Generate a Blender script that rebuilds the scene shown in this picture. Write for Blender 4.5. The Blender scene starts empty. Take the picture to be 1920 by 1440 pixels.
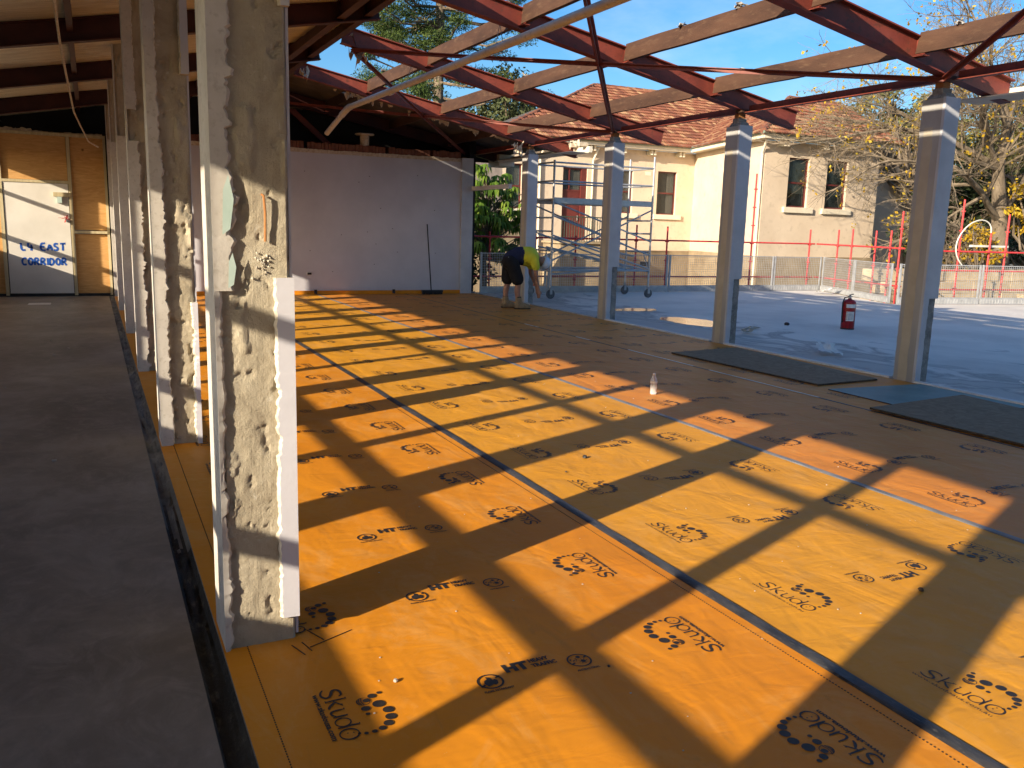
import bpy, bmesh, math, random
import numpy as np
from mathutils import Vector, Matrix, noise

random.seed(7)
rng = np.random.default_rng(7)
sc = bpy.context.scene
COL = sc.collection
R_ = math.radians

# ---------------------------------------------------------------- camera
CAM_H = 1.574
YAW, PITCH, ROLL, FPX = 0.4525, 0.1797, 0.02843, 1621.4
cy, sy, cp, sp = math.cos(YAW), math.sin(YAW), math.cos(PITCH), math.sin(PITCH)
r0 = Vector((cy, -sy, 0)); fw = Vector((sy * cp, cy * cp, -sp)); u0 = r0.cross(fw)
cr, sr = math.cos(ROLL), math.sin(ROLL)
rt = r0 * cr + u0 * sr; up = u0 * cr - r0 * sr
cam_d = bpy.data.cameras.new('camera'); cam = bpy.data.objects.new('camera', cam_d); COL.objects.link(cam)
cam.matrix_world = Matrix(((rt.x, up.x, -fw.x, 0), (rt.y, up.y, -fw.y, 0), (rt.z, up.z, -fw.z, CAM_H), (0, 0, 0, 1)))
cam_d.sensor_width = 36; cam_d.sensor_fit = 'HORIZONTAL'; cam_d.lens = FPX / 1920 * 36
cam_d.clip_start = 0.05; cam_d.clip_end = 5000
sc.camera = cam

# ---------------------------------------------------------------- sky and sun
SUN = Vector((-1, -0.43, 0.375)).normalized()
world = bpy.data.worlds.new('World'); sc.world = world; world.use_nodes = True
nt = world.node_tree; nt.nodes.clear()
out = nt.nodes.new('ShaderNodeOutputWorld'); bg = nt.nodes.new('ShaderNodeBackground')
sky = nt.nodes.new('ShaderNodeTexSky'); sky.sky_type = 'NISHITA'; sky.sun_disc = False
sky.sun_elevation = math.asin(SUN.z); sky.sun_rotation = math.atan2(SUN.x, SUN.y) % (2 * math.pi)
sky.air_density = 1.0; sky.dust_density = 1.8; sky.ozone_density = 3.5; sky.altitude = 40
tc = nt.nodes.new('ShaderNodeTexCoord'); mp = nt.nodes.new('ShaderNodeMapping'); mp.inputs['Scale'].default_value = (1, 1, 2.6)
cn = nt.nodes.new('ShaderNodeTexNoise'); cn.inputs['Scale'].default_value = 3.2; cn.inputs['Detail'].default_value = 7; cn.inputs['Roughness'].default_value = 0.58
crp = nt.nodes.new('ShaderNodeValToRGB'); crp.color_ramp.elements[0].position = 0.52; crp.color_ramp.elements[1].position = 0.82
mx = nt.nodes.new('ShaderNodeMix'); mx.data_type = 'RGBA'
L = nt.links.new
L(tc.outputs['Generated'], mp.inputs[0]); L(mp.outputs[0], cn.inputs['Vector']); L(cn.outputs['Fac'], crp.inputs[0])
cm = nt.nodes.new('ShaderNodeMath'); cm.operation = 'MULTIPLY'; cm.inputs[1].default_value = 0.35
L(crp.outputs[0], cm.inputs[0]); L(cm.outputs[0], mx.inputs['Factor'])
hs = nt.nodes.new('ShaderNodeHueSaturation'); hs.inputs['Saturation'].default_value = 1.25; hs.inputs['Value'].default_value = 0.88
gm = nt.nodes.new('ShaderNodeGamma'); gm.inputs['Gamma'].default_value = 1.10
L(sky.outputs[0], gm.inputs['Color']); L(gm.outputs[0], hs.inputs['Color']); L(hs.outputs[0], mx.inputs['A']); mx.inputs['B'].default_value = (6.0, 6.3, 6.9, 1)
L(mx.outputs['Result'], bg.inputs[0]); bg.inputs[1].default_value = 0.10; L(bg.outputs[0], out.inputs[0])
sun_d = bpy.data.lights.new('sun', 'SUN'); sun_d.energy = 5.0; sun_d.angle = R_(0.5); sun_d.color = (1.0, 0.86, 0.66)
sun = bpy.data.objects.new('sun', sun_d); COL.objects.link(sun)
sun.rotation_euler = SUN.to_track_quat('Z', 'Y').to_euler(); sun.location = (-40, -17, 15)
sc.view_settings.view_transform = 'Standard'; sc.view_settings.look = 'None'
sc.view_settings.exposure = 1.0; sc.view_settings.gamma = 1.0; sc.view_settings.use_curve_mapping = False
sc.render.engine = 'CYCLES'; sc.cycles.max_bounces = 6; sc.cycles.diffuse_bounces = 3; sc.cycles.transparent_max_bounces = 8
sc.cycles.use_denoising = True; sc.cycles.sample_clamp_indirect = 6

# ---------------------------------------------------------------- materials
MATS = {}
def nodes(name):
    m = bpy.data.materials.new(name); m.use_nodes = True; MATS[name] = m
    t = m.node_tree; b = t.nodes['Principled BSDF']
    return m, t, b
def N(t, typ, **kw):
    n = t.nodes.new(typ)
    for k, v in kw.items():
        if k in n.inputs: n.inputs[k].default_value = v
        else: setattr(n, k, v)
    return n
def ramp(t, fac, stops):
    r = N(t, 'ShaderNodeValToRGB'); e = r.color_ramp.elements
    while len(e) < len(stops): e.new(0.5)
    for i, (p, c) in enumerate(stops): e[i].position = p; e[i].color = (*c, 1)
    t.links.new(fac, r.inputs[0]); return r.outputs[0]
def pos(t, scale=(1, 1, 1)):
    g = N(t, 'ShaderNodeNewGeometry'); m = N(t, 'ShaderNodeMapping'); m.inputs['Scale'].default_value = scale
    t.links.new(g.outputs['Position'], m.inputs[0]); return m.outputs[0]
def nz(t, vec, scale, detail=5, rough=0.55, dist=0.0):
    n = N(t, 'ShaderNodeTexNoise', Scale=scale, Detail=detail, Roughness=rough, Distortion=dist)
    t.links.new(vec, n.inputs['Vector']); return n.outputs['Fac']
def mixc(t, fac, a, b, mode='MIX'):
    n = N(t, 'ShaderNodeMix', data_type='RGBA', blend_type=mode)
    for s, v in (('Factor', fac), ('A', a), ('B', b)):
        if isinstance(v, (int, float)): n.inputs[s].default_value = v
        elif isinstance(v, tuple): n.inputs[s].default_value = (*v, 1)
        else: t.links.new(v, n.inputs[s])
    return n.outputs['Result']
def bump(t, b, h, strength=0.3, dist=0.01, prev=None):
    n = N(t, 'ShaderNodeBump', Strength=strength, Distance=dist); t.links.new(h, n.inputs['Height'])
    if prev: t.links.new(prev, n.inputs['Normal'])
    t.links.new(n.outputs[0], b.inputs['Normal']); return n.outputs[0]
def PM(name, c1, c2, scale=4, rough=0.6, bs=0.0, bscale=40, stretch=(1, 1, 1), metal=0.0, lo=0.35, hi=0.68, c3=None, spec=0.4, bdist=0.01):
    m, t, b = nodes(name)
    p = pos(t, stretch); f = nz(t, p, scale, 6, 0.6)
    col = ramp(t, f, [(lo, c1), (hi, c2)])
    if c3:
        f2 = nz(t, p, scale * 5.3, 4, 0.6)
        r2 = ramp(t, f2, [(0.55, (0, 0, 0)), (0.72, (1, 1, 1))]); col = mixc(t, r2, col, c3)
    t.links.new(col, b.inputs['Base Color'])
    b.inputs['Roughness'].default_value = rough; b.inputs['Metallic'].default_value = metal
    b.inputs['Specular IOR Level'].default_value = spec
    if bs: bump(t, b, nz(t, p, bscale, 6, 0.65), bs, bdist)
    return m

def sheet_mat(name, a, c, wr):
    m, t, b = nodes(name); p = pos(t)
    f = nz(t, p, 1.1, 4, 0.55); col = ramp(t, f, [(0.3, a), (0.75, c)])
    # scuffs and pale dust, streaky
    d = nz(t, pos(t, (1.0, 0.5, 1)), 3.1, 9, 0.72, 1.5); dm = ramp(t, d, [(0.50, (0, 0, 0)), (0.74, (0.55, 0.55, 0.55))])
    col = mixc(t, dm, col, (0.68, 0.38, 0.13))
    k2 = nz(t, pos(t, (2.2, 0.7, 1)), 2.3, 8, 0.7, 2.5); col = mixc(t, ramp(t, k2, [(0.58, (0, 0, 0)), (0.72, (0.35, 0.35, 0.35))]), col, (0.36, 0.17, 0.03))
    sm = nz(t, p, 95, 2, 0.5); sp_ = ramp(t, sm, [(0.76, (0, 0, 0)), (0.80, (0.55, 0.55, 0.55))]); col = mixc(t, sp_, col, (0.55, 0.45, 0.33))
    t.links.new(col, b.inputs['Base Color'])
    rr = N(t, 'ShaderNodeMapRange'); rr.inputs['To Min'].default_value = 0.42; rr.inputs['To Max'].default_value = 0.66
    t.links.new(d, rr.inputs['Value']); t.links.new(rr.outputs[0], b.inputs['Roughness'])
    b.inputs['Specular IOR Level'].default_value = 0.2
    w1 = nz(t, pos(t, (1, 0.55, 1)), 3.4, 3, 0.5, 0.6); w2 = nz(t, pos(t, (0.5, 1.4, 1)), 7.5, 3, 0.5, 0.8)
    n1 = bump(t, b, w1, wr, 0.045); bump(t, b, w2, wr * 0.7, 0.02, n1)
    return m
sheet_mat('sheet_orange', (0.64, 0.225, 0.010), (0.70, 0.27, 0.015), 0.35)
sheet_mat('sheet_yellow', (0.65, 0.285, 0.018), (0.71, 0.325, 0.024), 0.42)
sheet_mat('sheet_pinkish', (0.63, 0.225, 0.028), (0.69, 0.26, 0.036), 0.45)
PM('print_ink', (0.018, 0.014, 0.012), (0.035, 0.028, 0.022), 30, 0.55)
PM('tape_black', (0.02, 0.021, 0.024), (0.06, 0.06, 0.065), 14, 0.38, 0.4, 25, (1, 0.4, 1), c3=(0.09, 0.085, 0.08))
PM('tape_grey', (0.12, 0.12, 0.13), (0.20, 0.20, 0.21), 14, 0.35, 0.4, 25, (1, 0.4, 1))
PM('tape_pale', (0.62, 0.56, 0.48), (0.75, 0.70, 0.62), 3, 0.5)
PM('column_band', (0.40, 0.35, 0.27), (0.47, 0.42, 0.33), 4, 0.7)

def concrete_dark():
    m, t, b = nodes('corridor_concrete'); p = pos(t, (1, 0.8, 1))
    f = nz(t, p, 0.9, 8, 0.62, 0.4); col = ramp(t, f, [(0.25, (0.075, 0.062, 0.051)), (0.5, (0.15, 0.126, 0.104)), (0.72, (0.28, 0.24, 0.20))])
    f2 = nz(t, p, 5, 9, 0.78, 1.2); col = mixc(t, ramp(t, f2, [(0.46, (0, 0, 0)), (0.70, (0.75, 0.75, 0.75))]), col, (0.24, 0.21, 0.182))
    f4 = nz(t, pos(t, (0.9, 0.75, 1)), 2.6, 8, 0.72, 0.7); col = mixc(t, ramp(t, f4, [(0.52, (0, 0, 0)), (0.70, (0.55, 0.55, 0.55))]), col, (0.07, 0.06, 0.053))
    f3 = nz(t, p, 120, 2, 0.5); col = mixc(t, ramp(t, f3, [(0.74, (0, 0, 0)), (0.78, (0.7, 0.7, 0.7))]), col, (0.22, 0.2, 0.18))
    t.links.new(col, b.inputs['Base Color']); b.inputs['Roughness'].default_value = 0.55
    bump(t, b, f2, 0.25, 0.006); return m
concrete_dark()
def concrete_terrace():
    m, t, b = nodes('terrace_concrete'); p = pos(t)
    f = nz(t, p, 0.55, 8, 0.6, 0.3); col = ramp(t, f, [(0.3, (0.52, 0.485, 0.44)), (0.55, (0.69, 0.645, 0.58)), (0.8, (0.76, 0.71, 0.64))])
    # damp stains that run along the old wall line
    g = N(t, 'ShaderNodeNewGeometry'); sx = N(t, 'ShaderNodeSeparateXYZ'); t.links.new(g.outputs['Position'], sx.inputs[0])
    mr = N(t, 'ShaderNodeMapRange'); mr.inputs['From Min'].default_value = 8.2; mr.inputs['From Max'].default_value = 11.2; mr.inputs['To Min'].default_value = 0.24; mr.inputs['To Max'].default_value = -0.12
    t.links.new(sx.outputs[0], mr.inputs['Value'])
    f2 = nz(t, pos(t, (1, 0.6, 1)), 1.5, 7, 0.6, 0.9); ad = N(t, 'ShaderNodeMath', operation='ADD'); t.links.new(mr.outputs[0], ad.inputs[0]); t.links.new(f2, ad.inputs[1])
    col = mixc(t, ramp(t, ad.outputs[0], [(0.53, (0, 0, 0)), (0.63, (0.75, 0.75, 0.75)), (0.68, (0.45, 0.45, 0.45))]), col, (0.21, 0.20, 0.19))
    t.links.new(col, b.inputs['Base Color']); b.inputs['Roughness'].default_value = 0.7
    bump(t, b, nz(t, p, 30, 6, 0.7), 0.2, 0.006); return m
concrete_terrace()
def column_concrete():
    m, t, b = nodes('column_render'); p = pos(t)
    f = nz(t, pos(t, (1, 1, 0.7)), 5, 8, 0.65, 0.4); col = ramp(t, f, [(0.25, (0.27, 0.22, 0.15)), (0.5, (0.43, 0.37, 0.265)), (0.78, (0.53, 0.47, 0.355))])
    f2 = nz(t, p, 3.1, 4, 0.6, 0.5); col = mixc(t, ramp(t, f2, [(0.66, (0, 0, 0)), (0.76, (0.5, 0.5, 0.5))]), col, (0.20, 0.18, 0.15))
    f3 = nz(t, p, 17, 4, 0.6, 0.5); col = mixc(t, ramp(t, f3, [(0.62, (0, 0, 0)), (0.72, (0.6, 0.6, 0.6))]), col, (0.58, 0.54, 0.45))
    t.links.new(col, b.inputs['Base Color']); b.inputs['Roughness'].default_value = 0.85
    # broom-scratched render: wavy vertical lines
    w = N(t, 'ShaderNodeTexWave', Scale=44.0, Distortion=9.0, Detail=3.0); w.inputs['Detail Scale'].default_value = 0.5
    t.links.new(pos(t, (1, 0, 0.07)), w.inputs['Vector'])
    wl = nz(t, pos(t, (1, 1, 0.05)), 130, 4, 0.6, 0.6)
    n1 = bump(t, b, wl, 0.6, 0.004); bump(t, b, nz(t, p, 45, 8, 0.78), 1.0, 0.009, n1); return m
column_concrete()
PM('raw_concrete', (0.16, 0.155, 0.145), (0.30, 0.29, 0.27), 9, 0.9, 0.8, 45, c3=(0.38, 0.36, 0.33))
PM('plaster_white', (0.66, 0.64, 0.61), (0.76, 0.74, 0.71), 5, 0.6, 0.12, 60, c3=(0.60, 0.57, 0.53))
PM('plaster_lilac', (0.48, 0.475, 0.515), (0.57, 0.56, 0.60), 1.1, 0.65, 0.12, 30)
PM('plaster_cream', (0.50, 0.46, 0.40), (0.60, 0.56, 0.50), 6, 0.65, 0.15, 60, c3=(0.42, 0.38, 0.32))
PM('plaster_broken', (0.52, 0.46, 0.36), (0.70, 0.65, 0.55), 22, 0.9, 0.8, 60)
PM('paint_green', (0.36, 0.47, 0.42), (0.46, 0.55, 0.50), 8, 0.7)
PM('column_paint_grey', (0.31, 0.30, 0.285), (0.39, 0.38, 0.365), 3, 0.6, 0.1, 40, (1, 1, 0.4))
PM('column_paint_pale', (0.42, 0.43, 0.46), (0.52, 0.53, 0.56), 3, 0.55, 0.1, 40)
PM('red_oxide', (0.14, 0.027, 0.017), (0.23, 0.050, 0.030), 3, 0.55, 0.2, 30, c3=(0.085, 0.032, 0.02))
PM('rusty_purlin', (0.040, 0.018, 0.010), (0.088, 0.042, 0.023), 2.2, 0.7, 0.3, 30, (1, 0.5, 2), c3=(0.105, 0.058, 0.032))
PM('red_oxide_shaded', (0.040, 0.010, 0.008), (0.075, 0.018, 0.013), 3, 0.6, 0.15, 30)  # red oxide with the shade under the roofing put into the colour
PM('rust_bright', (0.32, 0.13, 0.04), (0.42, 0.2, 0.07), 14, 0.75, 0.4, 50)
PM('pvc', (0.56, 0.50, 0.41), (0.66, 0.61, 0.52), 3, 0.4, 0, c3=(0.42, 0.36, 0.27))
def foil():
    m, t, b = nodes('roof_foil'); f = nz(t, pos(t, (0.6, 7.0, 2)), 2.0, 8, 0.7, 0.8)
    col = ramp(t, f, [(0.3, (0.45, 0.37, 0.24)), (0.7, (0.90, 0.82, 0.64))]); t.links.new(col, b.inputs['Base Color'])  # streak highlights and warm bounced light are put into the foil colour
    b.inputs['Metallic'].default_value = 0.2; b.inputs['Roughness'].default_value = 0.36
    bump(t, b, nz(t, pos(t, (0.5, 9.0, 2)), 2.6, 7, 0.65, 1.2), 1.0, 0.06); return m
foil()
PM('sheet_iron', (0.07, 0.06, 0.055), (0.13, 0.11, 0.10), 3, 0.7, 0.2, 20)
PM('dark_timber', (0.05, 0.032, 0.02), (0.10, 0.066, 0.04), 4, 0.8, 0.3, 30, (1, 6, 6))
PM('brick_red', (0.14, 0.055, 0.035), (0.24, 0.105, 0.065), 9, 0.9, 0.5, 60)
def ply(name, a, c, sc_=(9, 9, 0.7)):
    m, t, b = nodes(name); p = pos(t, sc_); f = nz(t, p, 2.2, 6, 0.6, 2.0)
    col = ramp(t, f, [(0.3, a), (0.7, c)])
    k = N(t, 'ShaderNodeTexVoronoi', Scale=2.6); t.links.new(pos(t, (1, 1, 1)), k.inputs['Vector'])
    col = mixc(t, ramp(t, k.outputs['Distance'], [(0.035, (0.8, 0.8, 0.8)), (0.08, (0, 0, 0))]), col, (0.10, 0.045, 0.02))
    t.links.new(col, b.inputs['Base Color']); b.inputs['Roughness'].default_value = 0.85; b.inputs['Specular IOR Level'].default_value = 0.12; bump(t, b, f, 0.15, 0.004); return m
ply('plywood', (0.46, 0.245, 0.085), (0.62, 0.36, 0.145), (1.2, 9, 7))
ply('formply_brown', (0.21, 0.145, 0.09), (0.31, 0.225, 0.145), (3, 3, 3))
PM('ply_edge', (0.04, 0.025, 0.015), (0.09, 0.06, 0.035), 20, 0.8)
PM('teal_board', (0.12, 0.20, 0.19), (0.18, 0.27, 0.25), 2.5, 0.55, 0.1, 30, c3=(0.18, 0.24, 0.22))
PM('pine_stud', (0.40, 0.33, 0.19), (0.55, 0.46, 0.28), 3, 0.7, 0.1, 30, (6, 6, 0.6))
PM('door_cream', (0.60, 0.565, 0.50), (0.68, 0.645, 0.58), 2, 0.5)
PM('blue_paint', (0.01, 0.07, 0.33), (0.015, 0.10, 0.44), 12, 0.6)
PM('black_plastic', (0.012, 0.012, 0.013), (0.025, 0.025, 0.026), 10, 0.5)
PM('galvanised', (0.33, 0.335, 0.34), (0.44, 0.445, 0.45), 7, 0.5, 0.05, 50, metal=0.35)
PM('aluminium', (0.38, 0.38, 0.375), (0.50, 0.50, 0.49), 8, 0.42, metal=0.5)
PM('scaffold_red', (0.50, 0.028, 0.03), (0.64, 0.05, 0.05), 9, 0.5, c3=(0.40, 0.16, 0.14))
PM('scaffold_grey', (0.30, 0.31, 0.31), (0.42, 0.43, 0.43), 6, 0.6)
PM('hose_white', (0.62, 0.6, 0.52), (0.72, 0.7, 0.62), 8, 0.5)
PM('timber_sole', (0.50, 0.37, 0.20), (0.62, 0.48, 0.28), 4, 0.8)
PM('house_render', (0.55, 0.44, 0.325), (0.63, 0.515, 0.39), 0.9, 0.85, 0.15, 50, c3=(0.50, 0.40, 0.295))
PM('house_trim', (0.62, 0.55, 0.42), (0.70, 0.63, 0.50), 2, 0.7)
PM('plinth_stone', (0.22, 0.165, 0.10), (0.34, 0.265, 0.17), 1.6, 0.9, 0.4, 14)
PM('window_red', (0.085, 0.016, 0.014), (0.13, 0.024, 0.02), 6, 0.5)
PM('curtain', (0.45, 0.44, 0.38), (0.58, 0.57, 0.50), 2, 0.9, 0.6, 4, (10, 10, 0.1), bdist=0.05)
PM('room_dark', (0.015, 0.014, 0.013), (0.03, 0.027, 0.024), 1, 0.9)  # near-black stands in for unlit depth
PM('gutter_green', (0.13, 0.165, 0.13), (0.20, 0.235, 0.19), 5, 0.6)
PM('sandstone', (0.42, 0.31, 0.18), (0.58, 0.46, 0.30), 2.5, 0.9, 0.5, 18, c3=(0.34, 0.26, 0.16))
PM('rail_green', (0.03, 0.045, 0.035), (0.05, 0.07, 0.05), 6, 0.5)
PM('ground_earth', (0.10, 0.085, 0.06), (0.20, 0.165, 0.11), 0.5, 0.95, 0.5, 6, c3=(0.08, 0.09, 0.04))
PM('paper_white', (0.62, 0.60, 0.56), (0.72, 0.70, 0.66), 20, 0.8)
PM('insulation_pale', (0.46, 0.36, 0.24), (0.66, 0.58, 0.45), 18, 0.9, 0.8, 40)
PM('rubble', (0.34, 0.30, 0.25), (0.55, 0.50, 0.44), 40, 0.9)
PM('channel_dirt', (0.012, 0.011, 0.008), (0.05, 0.045, 0.035), 5, 0.85, 0.9, 22, (1, 0.35, 1), c3=(0.10, 0.085, 0.06), bdist=0.02)
PM('channel_screed', (0.09, 0.085, 0.07), (0.20, 0.185, 0.155), 6, 0.9, 0.8, 25, (1, 0.5, 1), bdist=0.015)
PM('bark_pale', (0.11, 0.084, 0.056), (0.21, 0.165, 0.115), 5, 0.9, 0.6, 20, (1, 1, 0.3))
PM('bark_brown', (0.11, 0.085, 0.06), (0.22, 0.17, 0.12), 5, 0.9, 0.6, 20, (1, 1, 0.3))
PM('skin', (0.34, 0.17, 0.11), (0.40, 0.21, 0.14), 9, 0.55)
PM('hivis_yellow', (0.58, 0.56, 0.03), (0.66, 0.64, 0.05), 7, 0.8, 0.2, 40)
PM('navy_cloth', (0.010, 0.014, 0.045), (0.018, 0.024, 0.065), 8, 0.9, 0.3, 60)
PM('black_cloth', (0.006, 0.006, 0.008), (0.013, 0.013, 0.015), 8, 0.9, 0.3, 60)
PM('boot_suede', (0.24, 0.17, 0.09), (0.33, 0.24, 0.14), 20, 0.9)
PM('helmet_white', (0.62, 0.64, 0.68), (0.68, 0.70, 0.74), 8, 0.35)
PM('extinguisher_red', (0.26, 0.008, 0.010), (0.32, 0.012, 0.013), 9, 0.3)
PM('tyre_grey', (0.07, 0.07, 0.072), (0.12, 0.12, 0.122), 9, 0.7)
def glass(name, col, rough, trans, ior=1.45):
    m, t, b = nodes(name); b.inputs['Base Color'].default_value = (*col, 1); b.inputs['Roughness'].default_value = rough
    b.inputs['Transmission Weight'].default_value = trans; b.inputs['IOR'].default_value = ior
    f = nz(t, pos(t), 60, 2); bump(t, b, f, 0.15, 0.002); return m
glass('bottle_plastic', (0.92, 0.93, 0.94), 0.22, 0.62, 1.25)
def pane():
    m, t, b = nodes('window_glass'); b.inputs['Base Color'].default_value = (0.02, 0.025, 0.025, 1); b.inputs['Roughness'].default_value = 0.05
    b.inputs['Specular IOR Level'].default_value = 0.7; f = nz(t, pos(t), 1.5, 2); bump(t, b, f, 0.1, 0.01)
    b.inputs['Alpha'].default_value = 0.45; return m
pane()
def tile_mat():
    m, t, b = nodes('roof_tile'); g = N(t, 'ShaderNodeNewGeometry'); oi = N(t, 'ShaderNodeObjectInfo')
    ad = N(t, 'ShaderNodeMath', operation='ADD'); t.links.new(g.outputs['Random Per Island'], ad.inputs[0]); t.links.new(oi.outputs['Random'], ad.inputs[1])
    fr = N(t, 'ShaderNodeMath', operation='FRACT'); t.links.new(ad.outputs[0], fr.inputs[0])
    col = ramp(t, fr.outputs[0], [(0.0, (0.115, 0.038, 0.022)), (0.35, (0.185, 0.06, 0.032)), (0.65, (0.22, 0.085, 0.045)), (0.88, (0.29, 0.145, 0.075)), (1.0, (0.34, 0.21, 0.11))])
    f = nz(t, pos(t), 7, 6, 0.7); col = mixc(t, ramp(t, f, [(0.5, (0, 0, 0)), (0.7, (0.7, 0.7, 0.7))]), col, (0.13, 0.075, 0.045))
    t.links.new(col, b.inputs['Base Color']); b.inputs['Roughness'].default_value = 0.85; bump(t, b, f, 0.3, 0.01)
tile_mat()
def leaf_mat(name, stops, trans=0.25):
    m, t, b = nodes(name); g = N(t, 'ShaderNodeNewGeometry')
    col = ramp(t, g.outputs['Random Per Island'], stops); t.links.new(col, b.inputs['Base Color'])
    b.inputs['Roughness'].default_value = 0.6; b.inputs['Specular IOR Level'].default_value = 0.25
    tr = N(t, 'ShaderNodeBsdfTranslucent'); t.links.new(col, tr.inputs[0]); ms = N(t, 'ShaderNodeMixShader'); ms.inputs[0].default_value = trans
    o = t.nodes['Material Output']; t.links.new(b.outputs[0], ms.inputs[1]); t.links.new(tr.outputs[0], ms.inputs[2]); t.links.new(ms.outputs[0], o.inputs[0])
leaf_mat('leaf_pine', [(0, (0.016, 0.032, 0.010)), (0.6, (0.042, 0.075, 0.016)), (1, (0.10, 0.14, 0.028))], 0.12)
PM('scrap_grey', (0.30, 0.28, 0.25), (0.45, 0.43, 0.39), 20, 0.9)
PM('puddle_water', (0.035, 0.036, 0.038), (0.06, 0.06, 0.06), 2, 0.14, 0.06, 12, spec=0.45)
leaf_mat('leaf_gum', [(0, (0.045, 0.06, 0.025)), (0.6, (0.10, 0.12, 0.05)), (1, (0.17, 0.18, 0.08))])
leaf_mat('leaf_umbrella', [(0, (0.05, 0.10, 0.012)), (0.5, (0.11, 0.20, 0.022)), (1, (0.24, 0.32, 0.05))], 0.35)
leaf_mat('leaf_dark', [(0, (0.012, 0.022, 0.010)), (0.6, (0.03, 0.05, 0.02)), (1, (0.07, 0.09, 0.035))])
leaf_mat('leaf_olive', [(0, (0.07, 0.075, 0.022)), (0.6, (0.14, 0.14, 0.045)), (1, (0.22, 0.20, 0.08))])
leaf_mat('leaf_yellow', [(0, (0.34, 0.19, 0.01)), (0.5, (0.52, 0.33, 0.018)), (1, (0.58, 0.44, 0.05))], 0.4)
leaf_mat('leaf_palm', [(0, (0.10, 0.13, 0.07)), (1, (0.22, 0.25, 0.15))])

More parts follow.
